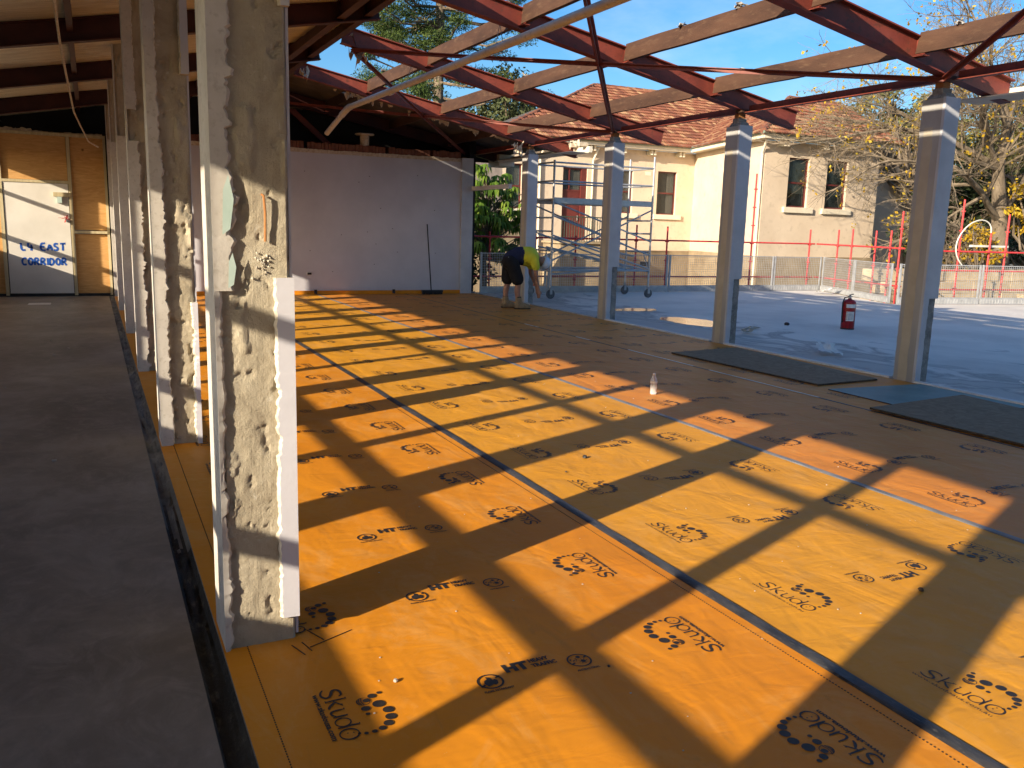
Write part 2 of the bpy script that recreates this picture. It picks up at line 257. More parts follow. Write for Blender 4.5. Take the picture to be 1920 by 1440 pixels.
# ---------------------------------------------------------------- helpers
class MB:
    def __init__(s): s.v = []; s.f = []; s.mi = []
    def add(s, vs, fs, mi=0):
        o = len(s.v); s.v += [tuple(v) for v in vs]; s.f += [tuple(i + o for i in f) for f in fs]; s.mi += [mi] * len(fs); return s
    def box(s, lo, hi, mi=0):
        x0, y0, z0 = lo; x1, y1, z1 = hi
        return s.add([(x0, y0, z0), (x1, y0, z0), (x1, y1, z0), (x0, y1, z0), (x0, y0, z1), (x1, y0, z1), (x1, y1, z1), (x0, y1, z1)],
                     [(0, 3, 2, 1), (4, 5, 6, 7), (0, 1, 5, 4), (1, 2, 6, 5), (2, 3, 7, 6), (3, 0, 4, 7)], mi)
    def prism(s, sec, a, b, side=None, upv=(0, 0, 1), mi=0):
        """extrude a 2D section (x across, y up) from a to b"""
        a = Vector(a); b = Vector(b); d = (b - a).normalized(); U = Vector(upv)
        sx = d.cross(U).normalized() if side is None else Vector(side).normalized()
        if sx.length < .5: sx = Vector((1, 0, 0))
        uy = sx.cross(d).normalized(); n = len(sec)
        vs = [a + sx * p[0] + uy * p[1] for p in sec] + [b + sx * p[0] + uy * p[1] for p in sec]
        fs = [(i, (i + 1) % n, n + (i + 1) % n, n + i) for i in range(n)] + [tuple(range(n - 1, -1, -1)), tuple(range(n, 2 * n))]
        return s.add(vs, fs, mi)
    def bar(s, a, b, w, h, mi=0, upv=(0, 0, 1)):
        return s.prism([(-w / 2, -h / 2), (w / 2, -h / 2), (w / 2, h / 2), (-w / 2, h / 2)], a, b, None, upv, mi)
    def tube(s, pts, r, n=8, mi=0):
        pts = [Vector(p) for p in pts]; rs = r if isinstance(r, (list, tuple)) else [r] * len(pts)
        o = len(s.v); prev = None
        for i, p in enumerate(pts):
            d = (pts[min(i + 1, len(pts) - 1)] - pts[max(i - 1, 0)]).normalized()
            if prev is None:
                a = d.cross(Vector((0, 0, 1)));  a = a if a.length > .05 else d.cross(Vector((1, 0, 0)))
            else: a = prev - d * prev.dot(d)
            a.normalize(); prev = a; c = d.cross(a)
            for k in range(n):
                t = 2 * math.pi * k / n; s.v.append(tuple(p + (a * math.cos(t) + c * math.sin(t)) * rs[i]))
        m = len(pts)
        for i in range(m - 1):
            for k in range(n):
                s.f.append((o + i * n + k, o + i * n + (k + 1) % n, o + (i + 1) * n + (k + 1) % n, o + (i + 1) * n + k)); s.mi.append(mi)
        s.f.append(tuple(o + k for k in range(n - 1, -1, -1))); s.f.append(tuple(o + (m - 1) * n + k for k in range(n))); s.mi += [mi, mi]
        return s
    def lathe(s, prof, c=(0, 0, 0), n=16, M=None, mi=0):
        o = len(s.v); c = Vector(c)
        for r, z in prof:
            for k in range(n):
                t = 2 * math.pi * k / n; p = Vector((r * math.cos(t), r * math.sin(t), z))
                if M: p = M @ p
                s.v.append(tuple(p + c))
        m = len(prof)
        for i in range(m - 1):
            for k in range(n):
                s.f.append((o + i * n + k, o + i * n + (k + 1) % n, o + (i + 1) * n + (k + 1) % n, o + (i + 1) * n + k)); s.mi.append(mi)
        s.f.append(tuple(o + k for k in range(n - 1, -1, -1))); s.f.append(tuple(o + (m - 1) * n + k for k in range(n))); s.mi += [mi, mi]
        return s
    def capsule(s, a, b, ra, rb, n=12):
        a = Vector(a); b = Vector(b); d = (b - a); ln = d.length; q = Vector((0, 0, 1)).rotation_difference(d.normalized()).to_matrix()
        pr = [(max(1e-3, ra * math.cos(t)), ra * math.sin(t)) for t in (-1.5, -1.0, -.5, 0)] + [(max(1e-3, rb * math.cos(t)), ln + rb * math.sin(t)) for t in (0, .5, 1.0, 1.5)]
        return s.lathe(pr, a, n, q)
    def mesh(s, name, mats, smooth=False, off=(0, 0, 0)):
        me = bpy.data.meshes.new(name); ox, oy, oz = off
        me.from_pydata([(x - ox, y - oy, z - oz) for x, y, z in s.v], [], s.f)
        for m in (mats if isinstance(mats, (list, tuple)) else [mats]): me.materials.append(MATS[m])
        if any(s.mi): me.polygons.foreach_set('material_index', s.mi)
        if smooth:
            me.polygons.foreach_set('use_smooth', [True] * len(me.polygons))
            try: me.set_sharp_from_angle(angle=R_(38))
            except Exception: pass
        me.update(); return me
    def build(s, name, mats, parent=None, loc=None, smooth=False, local=False):
        """world coordinates unless local; the object's origin goes to loc (or to its parent)"""
        if parent is not None: off = (0, 0, 0) if local else tuple(parent.location)
        else: off = loc if (loc is not None and not local) else (0, 0, 0)
        o = bpy.data.objects.new(name, s.mesh(name, mats, smooth, off)); COL.objects.link(o)
        if parent is not None: o.parent = parent
        elif loc is not None: o.location = loc
        return o
def tag(o, label=None, cat=None, group=None, kind=None):
    if label: o['label'] = label
    if cat: o['category'] = cat
    if group: o['group'] = group
    if kind: o['kind'] = kind
    return o
def thing(name, label, cat, loc=(0, 0, 0), rz=0, group=None):
    o = bpy.data.objects.new(name, None); COL.objects.link(o); o.location = loc; o.rotation_euler = (0, 0, rz); o.empty_display_size = 0.2
    return tag(o, label, cat, group)
def part(me, name, parent, loc=(0, 0, 0), rz=0):
    o = bpy.data.objects.new(name, me); COL.objects.link(o); o.parent = parent; o.location = loc; o.rotation_euler = (0, 0, rz); return o
def dup(o, parent=None, loc=None, label=None):
    c = o.copy(); COL.objects.link(c); c.parent = parent
    if loc is not None: c.location = loc
    if label: c['label'] = label
    for ch in [x for x in bpy.data.objects if x.parent == o]: dup(ch, c)
    return c
def fb(*p, s=1.0, seed=0.0): return noise.fractal(Vector(p) * s + Vector((seed, seed * 1.7, -seed)), 1.0, 2.0, 4)
def remesh(mb, name, mats, vox, parent, smooth_it=2, fmat=None):
    me = mb.mesh('tmp', mats); ob = bpy.data.objects.new('tmp', me); COL.objects.link(ob)
    m = ob.modifiers.new('r', 'REMESH'); m.mode = 'VOXEL'; m.voxel_size = vox
    if smooth_it: s2 = ob.modifiers.new('s', 'SMOOTH'); s2.iterations = smooth_it; s2.factor = 0.5
    dg = bpy.context.evaluated_depsgraph_get(); dg.update(); nm = bpy.data.meshes.new_from_object(ob.evaluated_get(dg)); bpy.data.objects.remove(ob); bpy.data.meshes.remove(me)
    nm.name = name; nm.polygons.foreach_set('use_smooth', [True] * len(nm.polygons))
    nm.materials.clear()
    for q in (mats if isinstance(mats, (list, tuple)) else [mats]): nm.materials.append(MATS[q])
    if fmat: nm.polygons.foreach_set('material_index', [fmat(p.center) for p in nm.polygons])
    o = bpy.data.objects.new(name, nm); COL.objects.link(o); o.parent = parent; return o

# ---------------------------------------------------------------- the setting
def structure(o): o['kind'] = 'structure'; return o
g = MB(); g.add([(-600, -600, -1), (900, -600, -1), (900, 1200, -1), (-600, 1200, -1)], [(0, 1, 2, 3)])
structure(g.build('ground', 'ground_earth'))
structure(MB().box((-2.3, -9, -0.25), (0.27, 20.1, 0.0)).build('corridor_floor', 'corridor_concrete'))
structure(MB().box((0.36, -9, -0.25), (8.12, 20.1, 0.0)).build('hall_floor', 'raw_concrete'))
# demolished wall channel between corridor and hall: rough dirt bed near, broken screed further away
ch = MB(); ny = 300; xs = [0.27, 0.285, 0.30, 0.315, 0.33, 0.345, 0.36]
o = len(ch.v)
for j in range(ny + 1):
    y = -2 + 21.1 * j / ny
    for i, x in enumerate(xs):
        k = 0.020 * fb(x * 12, y * 1.6, 0, seed=3) + 0.012 * fb(x * 30, y * 7, 0, seed=5)
        far = min(1, max(0, (y - 4.0) / 2.5))
        edge = 0 if i in (0, len(xs) - 1) else 1
        ch.v.append((x, y, -0.028 * edge * (1 - far * 0.75) + k * edge - 0.003))
for j in range(ny):
    for i in range(len(xs) - 1):
        a = o + j * len(xs) + i; ch.f.append((a, a + 1, a + 1 + len(xs), a + len(xs))); ch.mi.append(1 if (-2 + 21.1 * j / ny) > 4.6 + 0.3 * math.sin(i * 2.0) + 0.5 * fb(i * 3.1, j * 0.1, 0) else 0)
structure(ch.build('floor_channel', ['channel_dirt', 'channel_screed']))
TP = [(8.12, -9), (30, -9), (30, 12.85), (17.25, 14.85), (19.15, 19.2), (8.12, 19.2)]
g = MB(); n = len(TP)
g.add([(x, y, 0) for x, y in TP] + [(x, y, -1.02) for x, y in TP], [tuple(range(n))] + [((i + 1) % n, i, n + i, n + (i + 1) % n) for i in range(n)])
structure(g.build('terrace', 'terrace_concrete'))

# ---------------------------------------------------------------- roof frame
RIDGE_X, RIDGE_Z, SL = 3.45, 4.372, 0.188
def ztop(x): return RIDGE_Z - SL * abs(x - RIDGE_X)
YR = [0.13, 3.36, 6.59, 9.82, 13.05, 16.28, 19.51]
def isec(w, h, t=0.010, tf=0.014):
    a = w / 2; return [(-a, -h), (a, -h), (a, -h + tf), (t, -h + tf), (t, -tf), (a, -tf), (a, 0), (-a, 0), (-a, -tf), (-t, -tf), (-t, -h + tf), (-a, -h + tf)]
names_r = ['red steel roof rafter overhead nearest the camera', 'red steel roof rafter one bay nearer than the closest grey column',
           'red steel roof rafter crossing above the closest grey column', 'red steel roof rafter above the second grey column from the camera',
           'red steel roof rafter above the third grey column, beside the scaffold tower', 'red steel roof rafter above the farthest grey column, where dark roofing starts',
           'dark steel roof rafter over the far white wall']
for k, y in enumerate(YR):
    t = thing('roof_rafter', names_r[k], 'rafter', (8.2, y, 3.2), 0, 'rafters of the open roof slope')
    xe = 9.16 if k < 5 else 9.3
    MB().prism(isec(0.13, 0.25), (RIDGE_X + 0.02, y, RIDGE_Z), (xe, y, ztop(xe)), side=(0, -1, 0)).build('beam', 'red_oxide' if k < 6 else 'red_oxide_shaded', t)
    for px in (4.75, 6.21, 7.64):     # cleats that hold the purlins
        MB().box((px + 0.010, y - 0.12, ztop(px) - 0.18), (px + 0.018, y - 0.012, ztop(px) - 0.03)).box((px - 0.03, y + 0.012, ztop(px) - 0.205), (px + 0.06, y + 0.14, ztop(px) - 0.195)).box((px - 0.03, y - 0.14, ztop(px) - 0.205), (px + 0.06, y - 0.012, ztop(px) - 0.195)).build('cleat', 'red_oxide', t)
    MB().box((8.12, y - 0.07, ztop(8.22) - 0.268), (8.32, y + 0.07, ztop(8.22) - 0.228)).build('base_plate', 'rusty_purlin', t)
# left slope (still roofed): rafters sit between the column lines
for k, y in enumerate([1.62, 4.85, 8.08, 11.31, 14.54, 17.77]):
    o = MB().prism(isec(0.13, 0.25), (-2.45, y, ztop(-2.45)), (RIDGE_X - 0.02, y, RIDGE_Z), side=(0, -1, 0)).build('roof_rafter', 'red_oxide_shaded', loc=(-2.2, y, 3.0))
    tag(o, ['dark red rafter under the foil above the camera', 'dark red rafter under the foil above the nearest stripped column', 'dark red rafter under the foil between second and third stripped columns',
            'dark red rafter under foil, upper of the three seen at top left', 'dark red rafter under foil, middle of the three seen at top left', 'dark red rafter under foil, lowest of the three above the plywood partition'][k], 'rafter', 'rafters of the roofed slope')
# purlins of the open slope: rusty channels between the rafters
def csec(h=0.20, fl=0.065, t=0.008): return [(0, -h), (fl, -h), (fl, -h + t), (t, -h + t), (t, -t), (fl, -t), (fl, 0), (0, 0)]
where = {4.75: 'upper', 6.21: 'middle', 7.64: 'lower'}
bays = ['over the camera', 'in front of the closest grey column rafter', 'between closest and second column rafters', 'between second and third column rafters', 'between third and farthest column rafters', 'in the dark bay by the far wall']
for k in range(len(YR) - 1):
    for px in (4.75, 6.21, 7.64):
        za = ztop(px) + 0.03; a = YR[k] + 0.012; b = YR[k + 1] - 0.012
        m = MB(); n = 14; sec = csec(); N_ = len(sec); m0 = []
        for j in range(n + 1):
            y = a + (b - a) * j / n; dz = 0.002 * math.sin(j * 1.3 + px); dx = 0.003 * math.sin(j * 0.8 + k)
            ch_ = 0.07 if j in (0, n) else 0.0
            for q, (u, w) in enumerate(sec): m.v.append((px + u + dx, y + (0.0 if not ch_ else (0.07 if j == 0 else -0.07) * (0.6 if w > -0.05 else 0)), za + w + dz))
        for j in range(n):
            for q in range(N_): m.f.append((j * N_ + q, j * N_ + (q + 1) % N_, (j + 1) * N_ + (q + 1) % N_, (j + 1) * N_ + q)); m.mi.append(0)
        m.f += [tuple(range(N_ - 1, -1, -1)), tuple(n * N_ + q for q in range(N_))]; m.mi += [0, 0]
        o = m.build('roof_purlin', 'rusty_purlin', loc=(px, a, za - 0.20))
        tag(o, '%s rusty brown purlin %s' % (where[px], bays[k]), 'purlin', 'purlins of the open roof slope')
# flat bracing: crosses that span two bays, pinned under the rafters
def zb(x): return ztop(x) - 0.262
BR = [((8.12, YR[2]), (3.6, YR[4]), 'long flat brace rising from the closest grey column head toward the ridge'),
      ((8.12, YR[4]), (3.6, YR[2]), 'thin flat brace dropping steeply to the third grey column head'),
      ((8.12, YR[4]), (3.6, YR[6]), 'flat brace running back from the third grey column into the dark roof'),
      ((8.12, YR[6]), (3.6, YR[4]), 'thin flat brace running from the ridge down behind the white pipe'),
      ((8.12, YR[2]), (3.6, YR[0]), 'flat brace rising from the closest grey column head out of the top right'),
      ((8.12, YR[0]), (3.6, YR[2]), 'flat brace overhead beyond the top of the view')]
for i, (a, b, lb) in enumerate(BR):
    dz = -0.012 * (i % 2) - 0.004
    n = 12; pts = [Vector((a[0] + (b[0] - a[0]) * j / n, a[1] + (b[1] - a[1]) * j / n, 0)) for j in range(n + 1)]
    m = MB()
    for j in range(n):
        p, q = pts[j], pts[j + 1]; sg = lambda j_: -0.022 * math.sin(math.pi * j_ / n)
        m.bar((p.x, p.y, zb(p.x) + dz + sg(j)), (q.x, q.y, zb(q.x) + dz + sg(j + 1)), 0.075, 0.010)
        m.bar((p.x, p.y, zb(p.x) + dz + sg(j) - 0.025), (q.x, q.y, zb(q.x) + dz + sg(j + 1) - 0.025), 0.010, 0.045)
    tag(m.build('roof_brace', 'red_oxide', loc=(a[0], a[1], zb(a[0]))), lb, 'brace', 'roof braces')
for k in range(1, 6):
    o = MB().prism([(-0.04, -0.10), (0.04, -0.10), (0.04, 0.0), (0.03, 0.0), (0.03, -0.09), (-0.04, -0.09)], (8.2, YR[k] + 0.08, 3.30), (8.2, YR[k + 1] - 0.08, 3.30)).build('eave_strut', 'red_oxide', loc=(8.2, YR[k], 3.2))
    tag(o, ['dark eave strut running toward the camera from the closest grey column', 'dark eave strut between the closest and second grey column heads', 'dark eave strut between second and third grey column heads',
            'dark eave strut between third and farthest grey column heads', 'dark eave strut from the farthest grey column to the far wall'][k - 1], 'strut', 'eave struts')
# ridge beams along the edge of the remaining roofing
for x, z, lb in ((3.30, RIDGE_Z - 0.04, 'dark ridge beam carrying the edge of the remaining roof'), (2.95, RIDGE_Z - 0.11, 'second dark beam beside the ridge under the foil')):
    tag(MB().prism(isec(0.10, 0.20), (x, -9, z), (x, 19.95, z)).build('ridge_beam', 'red_oxide_shaded', loc=(x, -9, z - 0.2)), lb, 'beam')
# purlins below the foil on the roofed slope
for x, lb in ((1.9, 'dark purlin under the foil hidden behind the stripped columns'), (-0.12, 'dark red purlin running away under the foil at top left'), (-1.5, 'dark purlin under the foil along the corridor window wall')):
    tag(MB().prism(csec(0.12), (x, -9, ztop(x) - 0.02), (x, 19.95, ztop(x) - 0.02), side=(1, 0, 0)).build('roof_purlin', 'red_oxide_shaded', loc=(x, -9, ztop(x) - 0.15)), lb, 'purlin', 'purlins under the foil')
# foil blanket that sags between members (left slope), iron sheet on top
def roof_sheet(x0, x1, y0, y1, nx, ny, z0, amp, seed):
    m = MB()
    for j in range(ny + 1):
        for i in range(nx + 1):
            x = x0 + (x1 - x0) * i / nx; y = y0 + (y1 - y0) * j / ny
            sag = amp * abs(math.sin(math.pi * (y - 1.62) / 3.23)) + 0.018 * fb(x * 0.5, y * 5, 0, seed=seed)
            m.v.append((x, y, ztop(x) + z0 - sag))
    for j in range(ny):
        for i in range(nx):
            a = j * (nx + 1) + i; m.f.append((a, a + nx + 1, a + nx + 2, a + 1)); m.mi.append(0)
    return m
t = thing('remaining_roof', 'dark roofing with sagging foil blanket over corridor and stripped columns', 'roof', (-2.5, -9, 3.2))
roof_sheet(-2.5, 3.42, -9, 20.0, 24, 230, 0.004, 0.06, 2).build('foil_blanket', 'roof_foil', t, smooth=True)
m = MB()
m.add([(-2.75, -9, ztop(-2.75) + 0.030), (3.50, -9, ztop(3.45) + 0.008), (3.50, 20.0, ztop(3.45) + 0.008), (-2.75, 20.0, ztop(-2.75) + 0.030)], [(0, 1, 2, 3)])
m.add([(-2.75, -9, ztop(-2.75) + 0.045), (3.50, -9, ztop(3.45) + 0.022), (3.50, 20.0, ztop(3.45) + 0.022), (-2.75, 20.0, ztop(-2.75) + 0.045)], [(0, 1, 2, 3)])
m.build('roof_iron', 'sheet_iron', t)
# far part of the right slope still roofed, with a torn front edge
t = thing('roof_remnant', 'dark roof remnant over the far wall with torn pale edge', 'roof', (6, 16.5, 3.6))
m = MB(); nx = 46; ys = [0, 0.4, 1.2, 3, 7]
for i in range(nx + 1):
    x = 3.56 + (9.34 - 3.56) * i / nx
    y0 = 16.62 + 0.18 * fb(x * 1.9, 0, 3) + 0.06 * fb(x * 9, 1, 2)
    for q in ys: m.v.append((x, min(y0 + q, 20.0) if q < 7 else 20.0, ztop(x) + 0.03))
for i in range(nx):
    for q in range(4): a = i * 5 + q; m.f.append((a, a + 1, a + 6, a + 5)); m.mi.append(0)
m.build('roof_iron', 'sheet_iron', t)
m = MB()   # torn ceiling lining below, pale broken edge
for i in range(90):
    if fb(i * .11, 3, 3) < -.05: continue
    x = 4.2 + 3.6 * i / 90; w = 0.045; y = 16.50 + 0.05 * fb(x * 2, 4, 0); d = 0.03 + 0.09 * abs(fb(x * 7, 8, 0)) + (0.06 if random.random() < .15 else 0)
    zz = ztop(x) - 0.235; m.add([(x, y, zz), (x + w, y, zz - SL * w), (x + w, y + 0.04, zz - d * 0.8), (x + w * .5, y + 0.03, zz - d), (x, y + 0.04, zz - d * .6)], [(0, 1, 2, 3, 4)])
    m.add([(x, y + .02, zz), (x + w, y + .02, zz - SL * w), (x + w, y + .12, zz), (x, y + .12, zz)], [(0, 1, 2, 3)])
o = m.build('torn_lining', 'insulation_pale', t); o['kind'] = 'stuff'

# ---------------------------------------------------------------- walls around the hall
t = thing('window_wall', 'corridor window wall of posts, sills and open frames beyond the left edge', 'wall', (-2.2, 7, 0))
XF = -2.2
MB().box((XF - 0.12, -9, -0.3), (XF, 20.0, 1.115)).build('sill_wall', 'plaster_white', t)
MB().box((XF - 0.12, -9, 2.756), (XF, 20.0, 3.29)).build('head_wall', 'plaster_white', t)
P0 = 3.13
for k in range(-4, 5):
    y = P0 + 3.2 * k
    MB().box((XF - 0.10, y - 0.185, 1.115), (XF - 0.005, y + 0.185, 2.756)).build('post', 'plaster_white', t)
    for q in (1.07, 2.13): MB().box((XF - 0.07, y + q - 0.07, 1.115), (XF - 0.02, y + q + 0.07, 2.756)).build('mullion', 'pine_stud', t)
    for z0, z1 in ((1.378, 1.474), (2.226, 2.298)): MB().box((XF - 0.065, y + 0.185, z0), (XF - 0.035, y + 3.015, z1)).build('transom', 'pine_stud', t)
t = thing('end_wall', 'unseen plain wall added behind the camera to keep the corridor dim', 'wall', (3, -9, 0))
MB().box((-2.3, -9.2, -0.3), (9.2, -9.0, 3.2)).add([(-2.3, -9.02, 3.2), (9.2, -9.02, 3.2), (3.45, -9.02, 4.34)], [(0, 1, 2)]).build('wall_panel', 'plaster_white', t)  # unseen wall, added to keep the ambient light in the corridor low
# far white wall with its broken brick top
t = thing('far_wall', 'smooth white plastered wall with broken brick top at the far end', 'wall', (4.3, 18.9, 0))
MB().box((0.70, 18.90, 0), (7.74, 19.12, 3.05)).build('plaster', 'plaster_lilac', t)
MB().box((7.74, 18.84, 0), (8.02, 19.14, 3.09)).build('pilaster', 'column_paint_pale', t)
m = MB()
x = 0.70
while x < 7.72:
    w = 0.071 + random.uniform(-.004, .004); h = 0.145 + random.uniform(-.02, .012)
    if random.random() > 0.03: m.box((x + .004, 18.905 + random.uniform(-.006, .01), 3.075), (x + w, 19.11, 3.075 + h))
    x += w + 0.004
o = m.build('brick_course', 'brick_red', t); o['kind'] = 'stuff'
m = MB(); x = 0.70; pts = []
while x < 7.74: pts.append((x, 3.05 + 0.028 + 0.014 * fb(x * 3, 0, 0, seed=9) + random.uniform(-.005, .005))); x += 0.03
for (xa, za), (xb, zb_) in zip(pts[:-1], pts[1:]):
    m.add([(xa, 18.893, 3.0), (xb, 18.893, 3.0), (xb, 18.893, zb_), (xa, 18.893, za), (xb, 18.915, zb_), (xa, 18.915, za)], [(0, 1, 2, 3), (3, 2, 4, 5)])
m.build('broken_plaster_edge', 'insulation_pale', t)
MB().box((4.17, 18.885, 0.42), (4.29, 18.90, 0.49)).build('outlet_box', 'paper_white', t)
MB().box((4.185, 18.880, 0.432), (4.275, 18.886, 0.478)).build('outlet_opening', 'black_plastic', t)
m = MB()
for q in range(26): 
    x, z = random.uniform(1.2, 7.6), random.uniform(.4, 2.7); m.box((x, 18.893, z), (x + .02, 18.901, z + .015))
o = m.build('scuff_marks', 'tyre_grey', t); o['kind'] = 'stuff'
tag(MB().box((0.40, 18.855, 0.004), (7.74, 18.872, 0.088)).build('sheet_upstand', 'sheet_orange', loc=(4, 18.86, 0)), 'orange sheet turned up along the foot of the far white wall', 'floor sheet')
# closing wall behind, its near-black colour stands in for the dark void
t = thing('gable_wall', 'near black wall added to close the roof space behind the far wall', 'wall', (3.4, 20.0, 0))
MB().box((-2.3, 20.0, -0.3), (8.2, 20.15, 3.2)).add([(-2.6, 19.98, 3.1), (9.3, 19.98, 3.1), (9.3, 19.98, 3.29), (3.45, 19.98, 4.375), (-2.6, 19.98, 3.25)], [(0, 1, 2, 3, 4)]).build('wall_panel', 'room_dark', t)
MB().box((8.05, 19.14, -0.3), (8.2, 20.0, 3.50)).build('side_panel', 'room_dark', t)  # added to keep sky light out of the roof void
MB().box((8.9, 19.35, 3.0), (9.3, 20.0, 3.27)).build('eave_board', 'house_trim', t)
# timber frame seen in the void above the far wall
t = thing('roof_truss', 'dim timber truss post with braces above the far white wall', 'truss', (3.9, 19.7, 3.2))
MB().box((3.78, 19.65, 3.2), (3.98, 19.8, 4.05)).build('post', 'dark_timber', t)
MB().bar((4.0, 19.72, 4.0), (5.0, 19.72, 3.15), 0.08, 0.12).build('brace', 'red_oxide', t)
MB().bar((3.76, 19.72, 4.0), (2.9, 19.72, 3.3), 0.08, 0.12).build('brace', 'red_oxide', t)
MB().box((3.5, 19.62, 3.95), (4.3, 19.83, 4.1)).build('head_plate', 'dark_timber', t)
t = thing('roof_vent', 'small mushroom shaped vent pipe on top of the far wall', 'vent', (5.5, 19.02, 3.2))
MB().lathe([(0.10, 0.0), (0.10, 0.25)], (5.5, 19.02, 3.2), 18).build('pipe', 'insulation_pale', t, smooth=True)
MB().lathe([(0.20, 0), (0.215, 0.012), (0.20, 0.03), (0.05, 0.045)], (5.5, 19.02, 3.45), 22).build('cap', 'pvc', t, smooth=True)

# plywood partition with the painted door
YP = 19.02
t = thing('plywood_partition', 'plywood hoarding with timber studs closing the corridor end', 'partition', (-0.9, YP, 0))
def pan(x0, x1, z0, z1): MB().box((x0, YP, z0), (x1, YP + 0.016, z1)).build('plywood_panel', 'plywood', t)
pan(-2.2, -1.50, 0.02, 3.02); pan(-1.44, -0.34, 2.20, 3.02); pan(-0.27, 0.33, 0.02, 1.20); pan(-0.27, 0.33, 1.28, 3.02)
def stud(x0, x1, z0, z1, d=0.05): MB().box((x0, YP - d, z0), (x1, YP - 0.002, z1)).build('stud', 'pine_stud', t)
stud(-1.50, -1.44, 0.02, 3.02); stud(-0.335, -0.275, 0.02, 3.02, 0.045); stud(0.30, 0.345, 0.02, 3.02); stud(-0.275, 0.30, 1.215, 1.265, 0.07)
stud(-1.44, -0.335, 2.145, 2.195); stud(-2.2, 0.345, 3.02, 3.075, 0.06)
MB().box((-2.2, YP - 0.035, 0.0), (0.345, YP + .01, 0.055)).build('sole_plate', 'black_plastic', t)
m = MB(); nq = 110
for q in range(nq + 1):
    x = -2.2 + 2.5 * q / nq; h = max(0.004, (0.055 + 0.06 * fb(x * 3, 1, 0) + 0.035 * fb(x * 14, 2, 0)) * (1.0 if x < -0.9 else 0.35)); y = YP - 0.03 + 0.03 * fb(x * 6, 5, 0)
    m.v += [(x, y - .01, 3.076), (x, y + .02, 3.076 + h), (x, y + .12, 3.076 + h * .7), (x, y + .2, 3.076)]
for q in range(nq):
    for r in range(3): a = 4 * q + r; m.f.append((a, a + 4, a + 5, a + 1)); m.mi.append(0)
m.build('torn_insulation', 'insulation_pale', t, smooth=True)
d = thing('painted_door', 'cream door lettered L4 EAST CORRIDOR in blue on the partition', 'door', (-0.9, YP, 0.06))
MB().box((-1.425, YP - 0.035, 0.06), (-0.345, YP + 0.0, 2.14)).build('door_leaf', 'door_cream', d)
# blue brushed lettering: single strokes
GL = {'L': [[(0, 1), (0.02, 0), (0.5, 0.02)]], '4': [[(0.1, 1), (0, 0.38), (0.62, 0.42)], [(0.45, 0.8), (0.42, -0.05)]],
      'E': [[(0.55, 1), (0.02, 0.96), (0, 0.04), (0.58, 0.0)], [(0.02, 0.5), (0.45, 0.53)]], 'A': [[(0, 0), (0.3, 1), (0.62, 0)], [(0.12, 0.36), (0.5, 0.38)]],
      'S': [[(0.52, 0.9), (0.3, 1), (0.06, 0.85), (0.1, 0.6), (0.45, 0.42), (0.5, 0.16), (0.25, 0), (0, 0.1)]], 'T': [[(0, 0.97), (0.66, 1)], [(0.33, 0.98), (0.31, 0)]],
      'C': [[(0.56, 0.86), (0.32, 1), (0.06, 0.75), (0.02, 0.3), (0.25, 0.0), (0.56, 0.12)]], 'O': [[(0.3, 1), (0.06, 0.78), (0.02, 0.3), (0.26, 0), (0.52, 0.2), (0.55, 0.72), (0.3, 1)]],
      'R': [[(0.02, 0), (0.03, 1), (0.4, 0.95), (0.48, 0.7), (0.3, 0.5), (0.05, 0.48)], [(0.25, 0.48), (0.56, 0)]], 'I': [[(0.1, 1), (0.1, 0)]],
      'D': [[(0.02, 0), (0.03, 1), (0.4, 0.88), (0.55, 0.5), (0.38, 0.1), (0.02, 0)]], ' ': []}
def ribbon(mb, pts, w, fn, mi=0):
    """flat brush stroke through 2D points; fn maps (u, v) to 3D; w may be a list"""
    P = [Vector((p[0], p[1])) for p in pts]; n = len(P); ws = w if isinstance(w, list) else [w] * n; o = len(mb.v)
    for i in range(n):
        dr = (P[min(i + 1, n - 1)] - P[max(i - 1, 0)]); dr = dr.normalized() if dr.length > 1e-9 else Vector((1, 0)); q = Vector((-dr.y, dr.x)) * ws[i] / 2
        mb.v += [tuple(fn(*(P[i] + q))), tuple(fn(*(P[i] - q)))]
    for i in range(n - 1): mb.f.append((o + 2 * i, o + 2 * i + 1, o + 2 * i + 3, o + 2 * i + 2)); mb.mi.append(mi)
def chaikin(p, it=2):
    for _ in range(it):
        q = [p[0]]
        for a, b in zip(p[:-1], p[1:]): q += [(a[0] * .75 + b[0] * .25, a[1] * .75 + b[1] * .25), (a[0] * .25 + b[0] * .75, a[1] * .25 + b[1] * .75)]
        q.append(p[-1]); p = q
    return p
def letters(txt, x0, x1, z, h, lw):
    m = MB(); n = sum(0.78 if c != ' ' else 0.75 for c in txt); sx = (x1 - x0) / n; x = x0
    for c in txt:
        for st in GL[c]:
            ps = chaikin([(x + p[0] * sx, z + p[1] * h) for p in st])
            for (a, b) in zip(ps[:-1], ps[1:]): pass
            ribbon(m, ps, [lw * (0.85 + 0.3 * random.random()) for _ in ps], lambda u, v: (u, YP - 0.0385, v))
        x += sx * (0.78 if c != ' ' else 0.75)
        if c == 'I': x -= sx * 0.45
    return m
letters('L4 EAST', -1.20, -0.43, 0.88, 0.135, 0.036).build('lettering', 'blue_paint', d)
letters('CORRIDOR', -1.20, -0.36, 0.60, 0.135, 0.036).build('lettering', 'blue_paint', d)
MB().box((-0.60, YP - 0.10, 1.90), (-0.30, YP - 0.036, 1.98)).build('timber_block', 'pine_stud', d)
MB().box((-0.54, YP - 0.10, 1.78), (-0.46, YP - 0.036, 1.898)).build('green_latch', 'paint_green', d)
m = MB()
for q in range(7): 
    a = Vector((-0.40, YP - 0.045, 1.50)); b = a + Vector((random.uniform(-.16, .06), -0.03 - .03 * random.random(), random.uniform(-.10, .06))); m.bar(a, b, 0.02, 0.006)
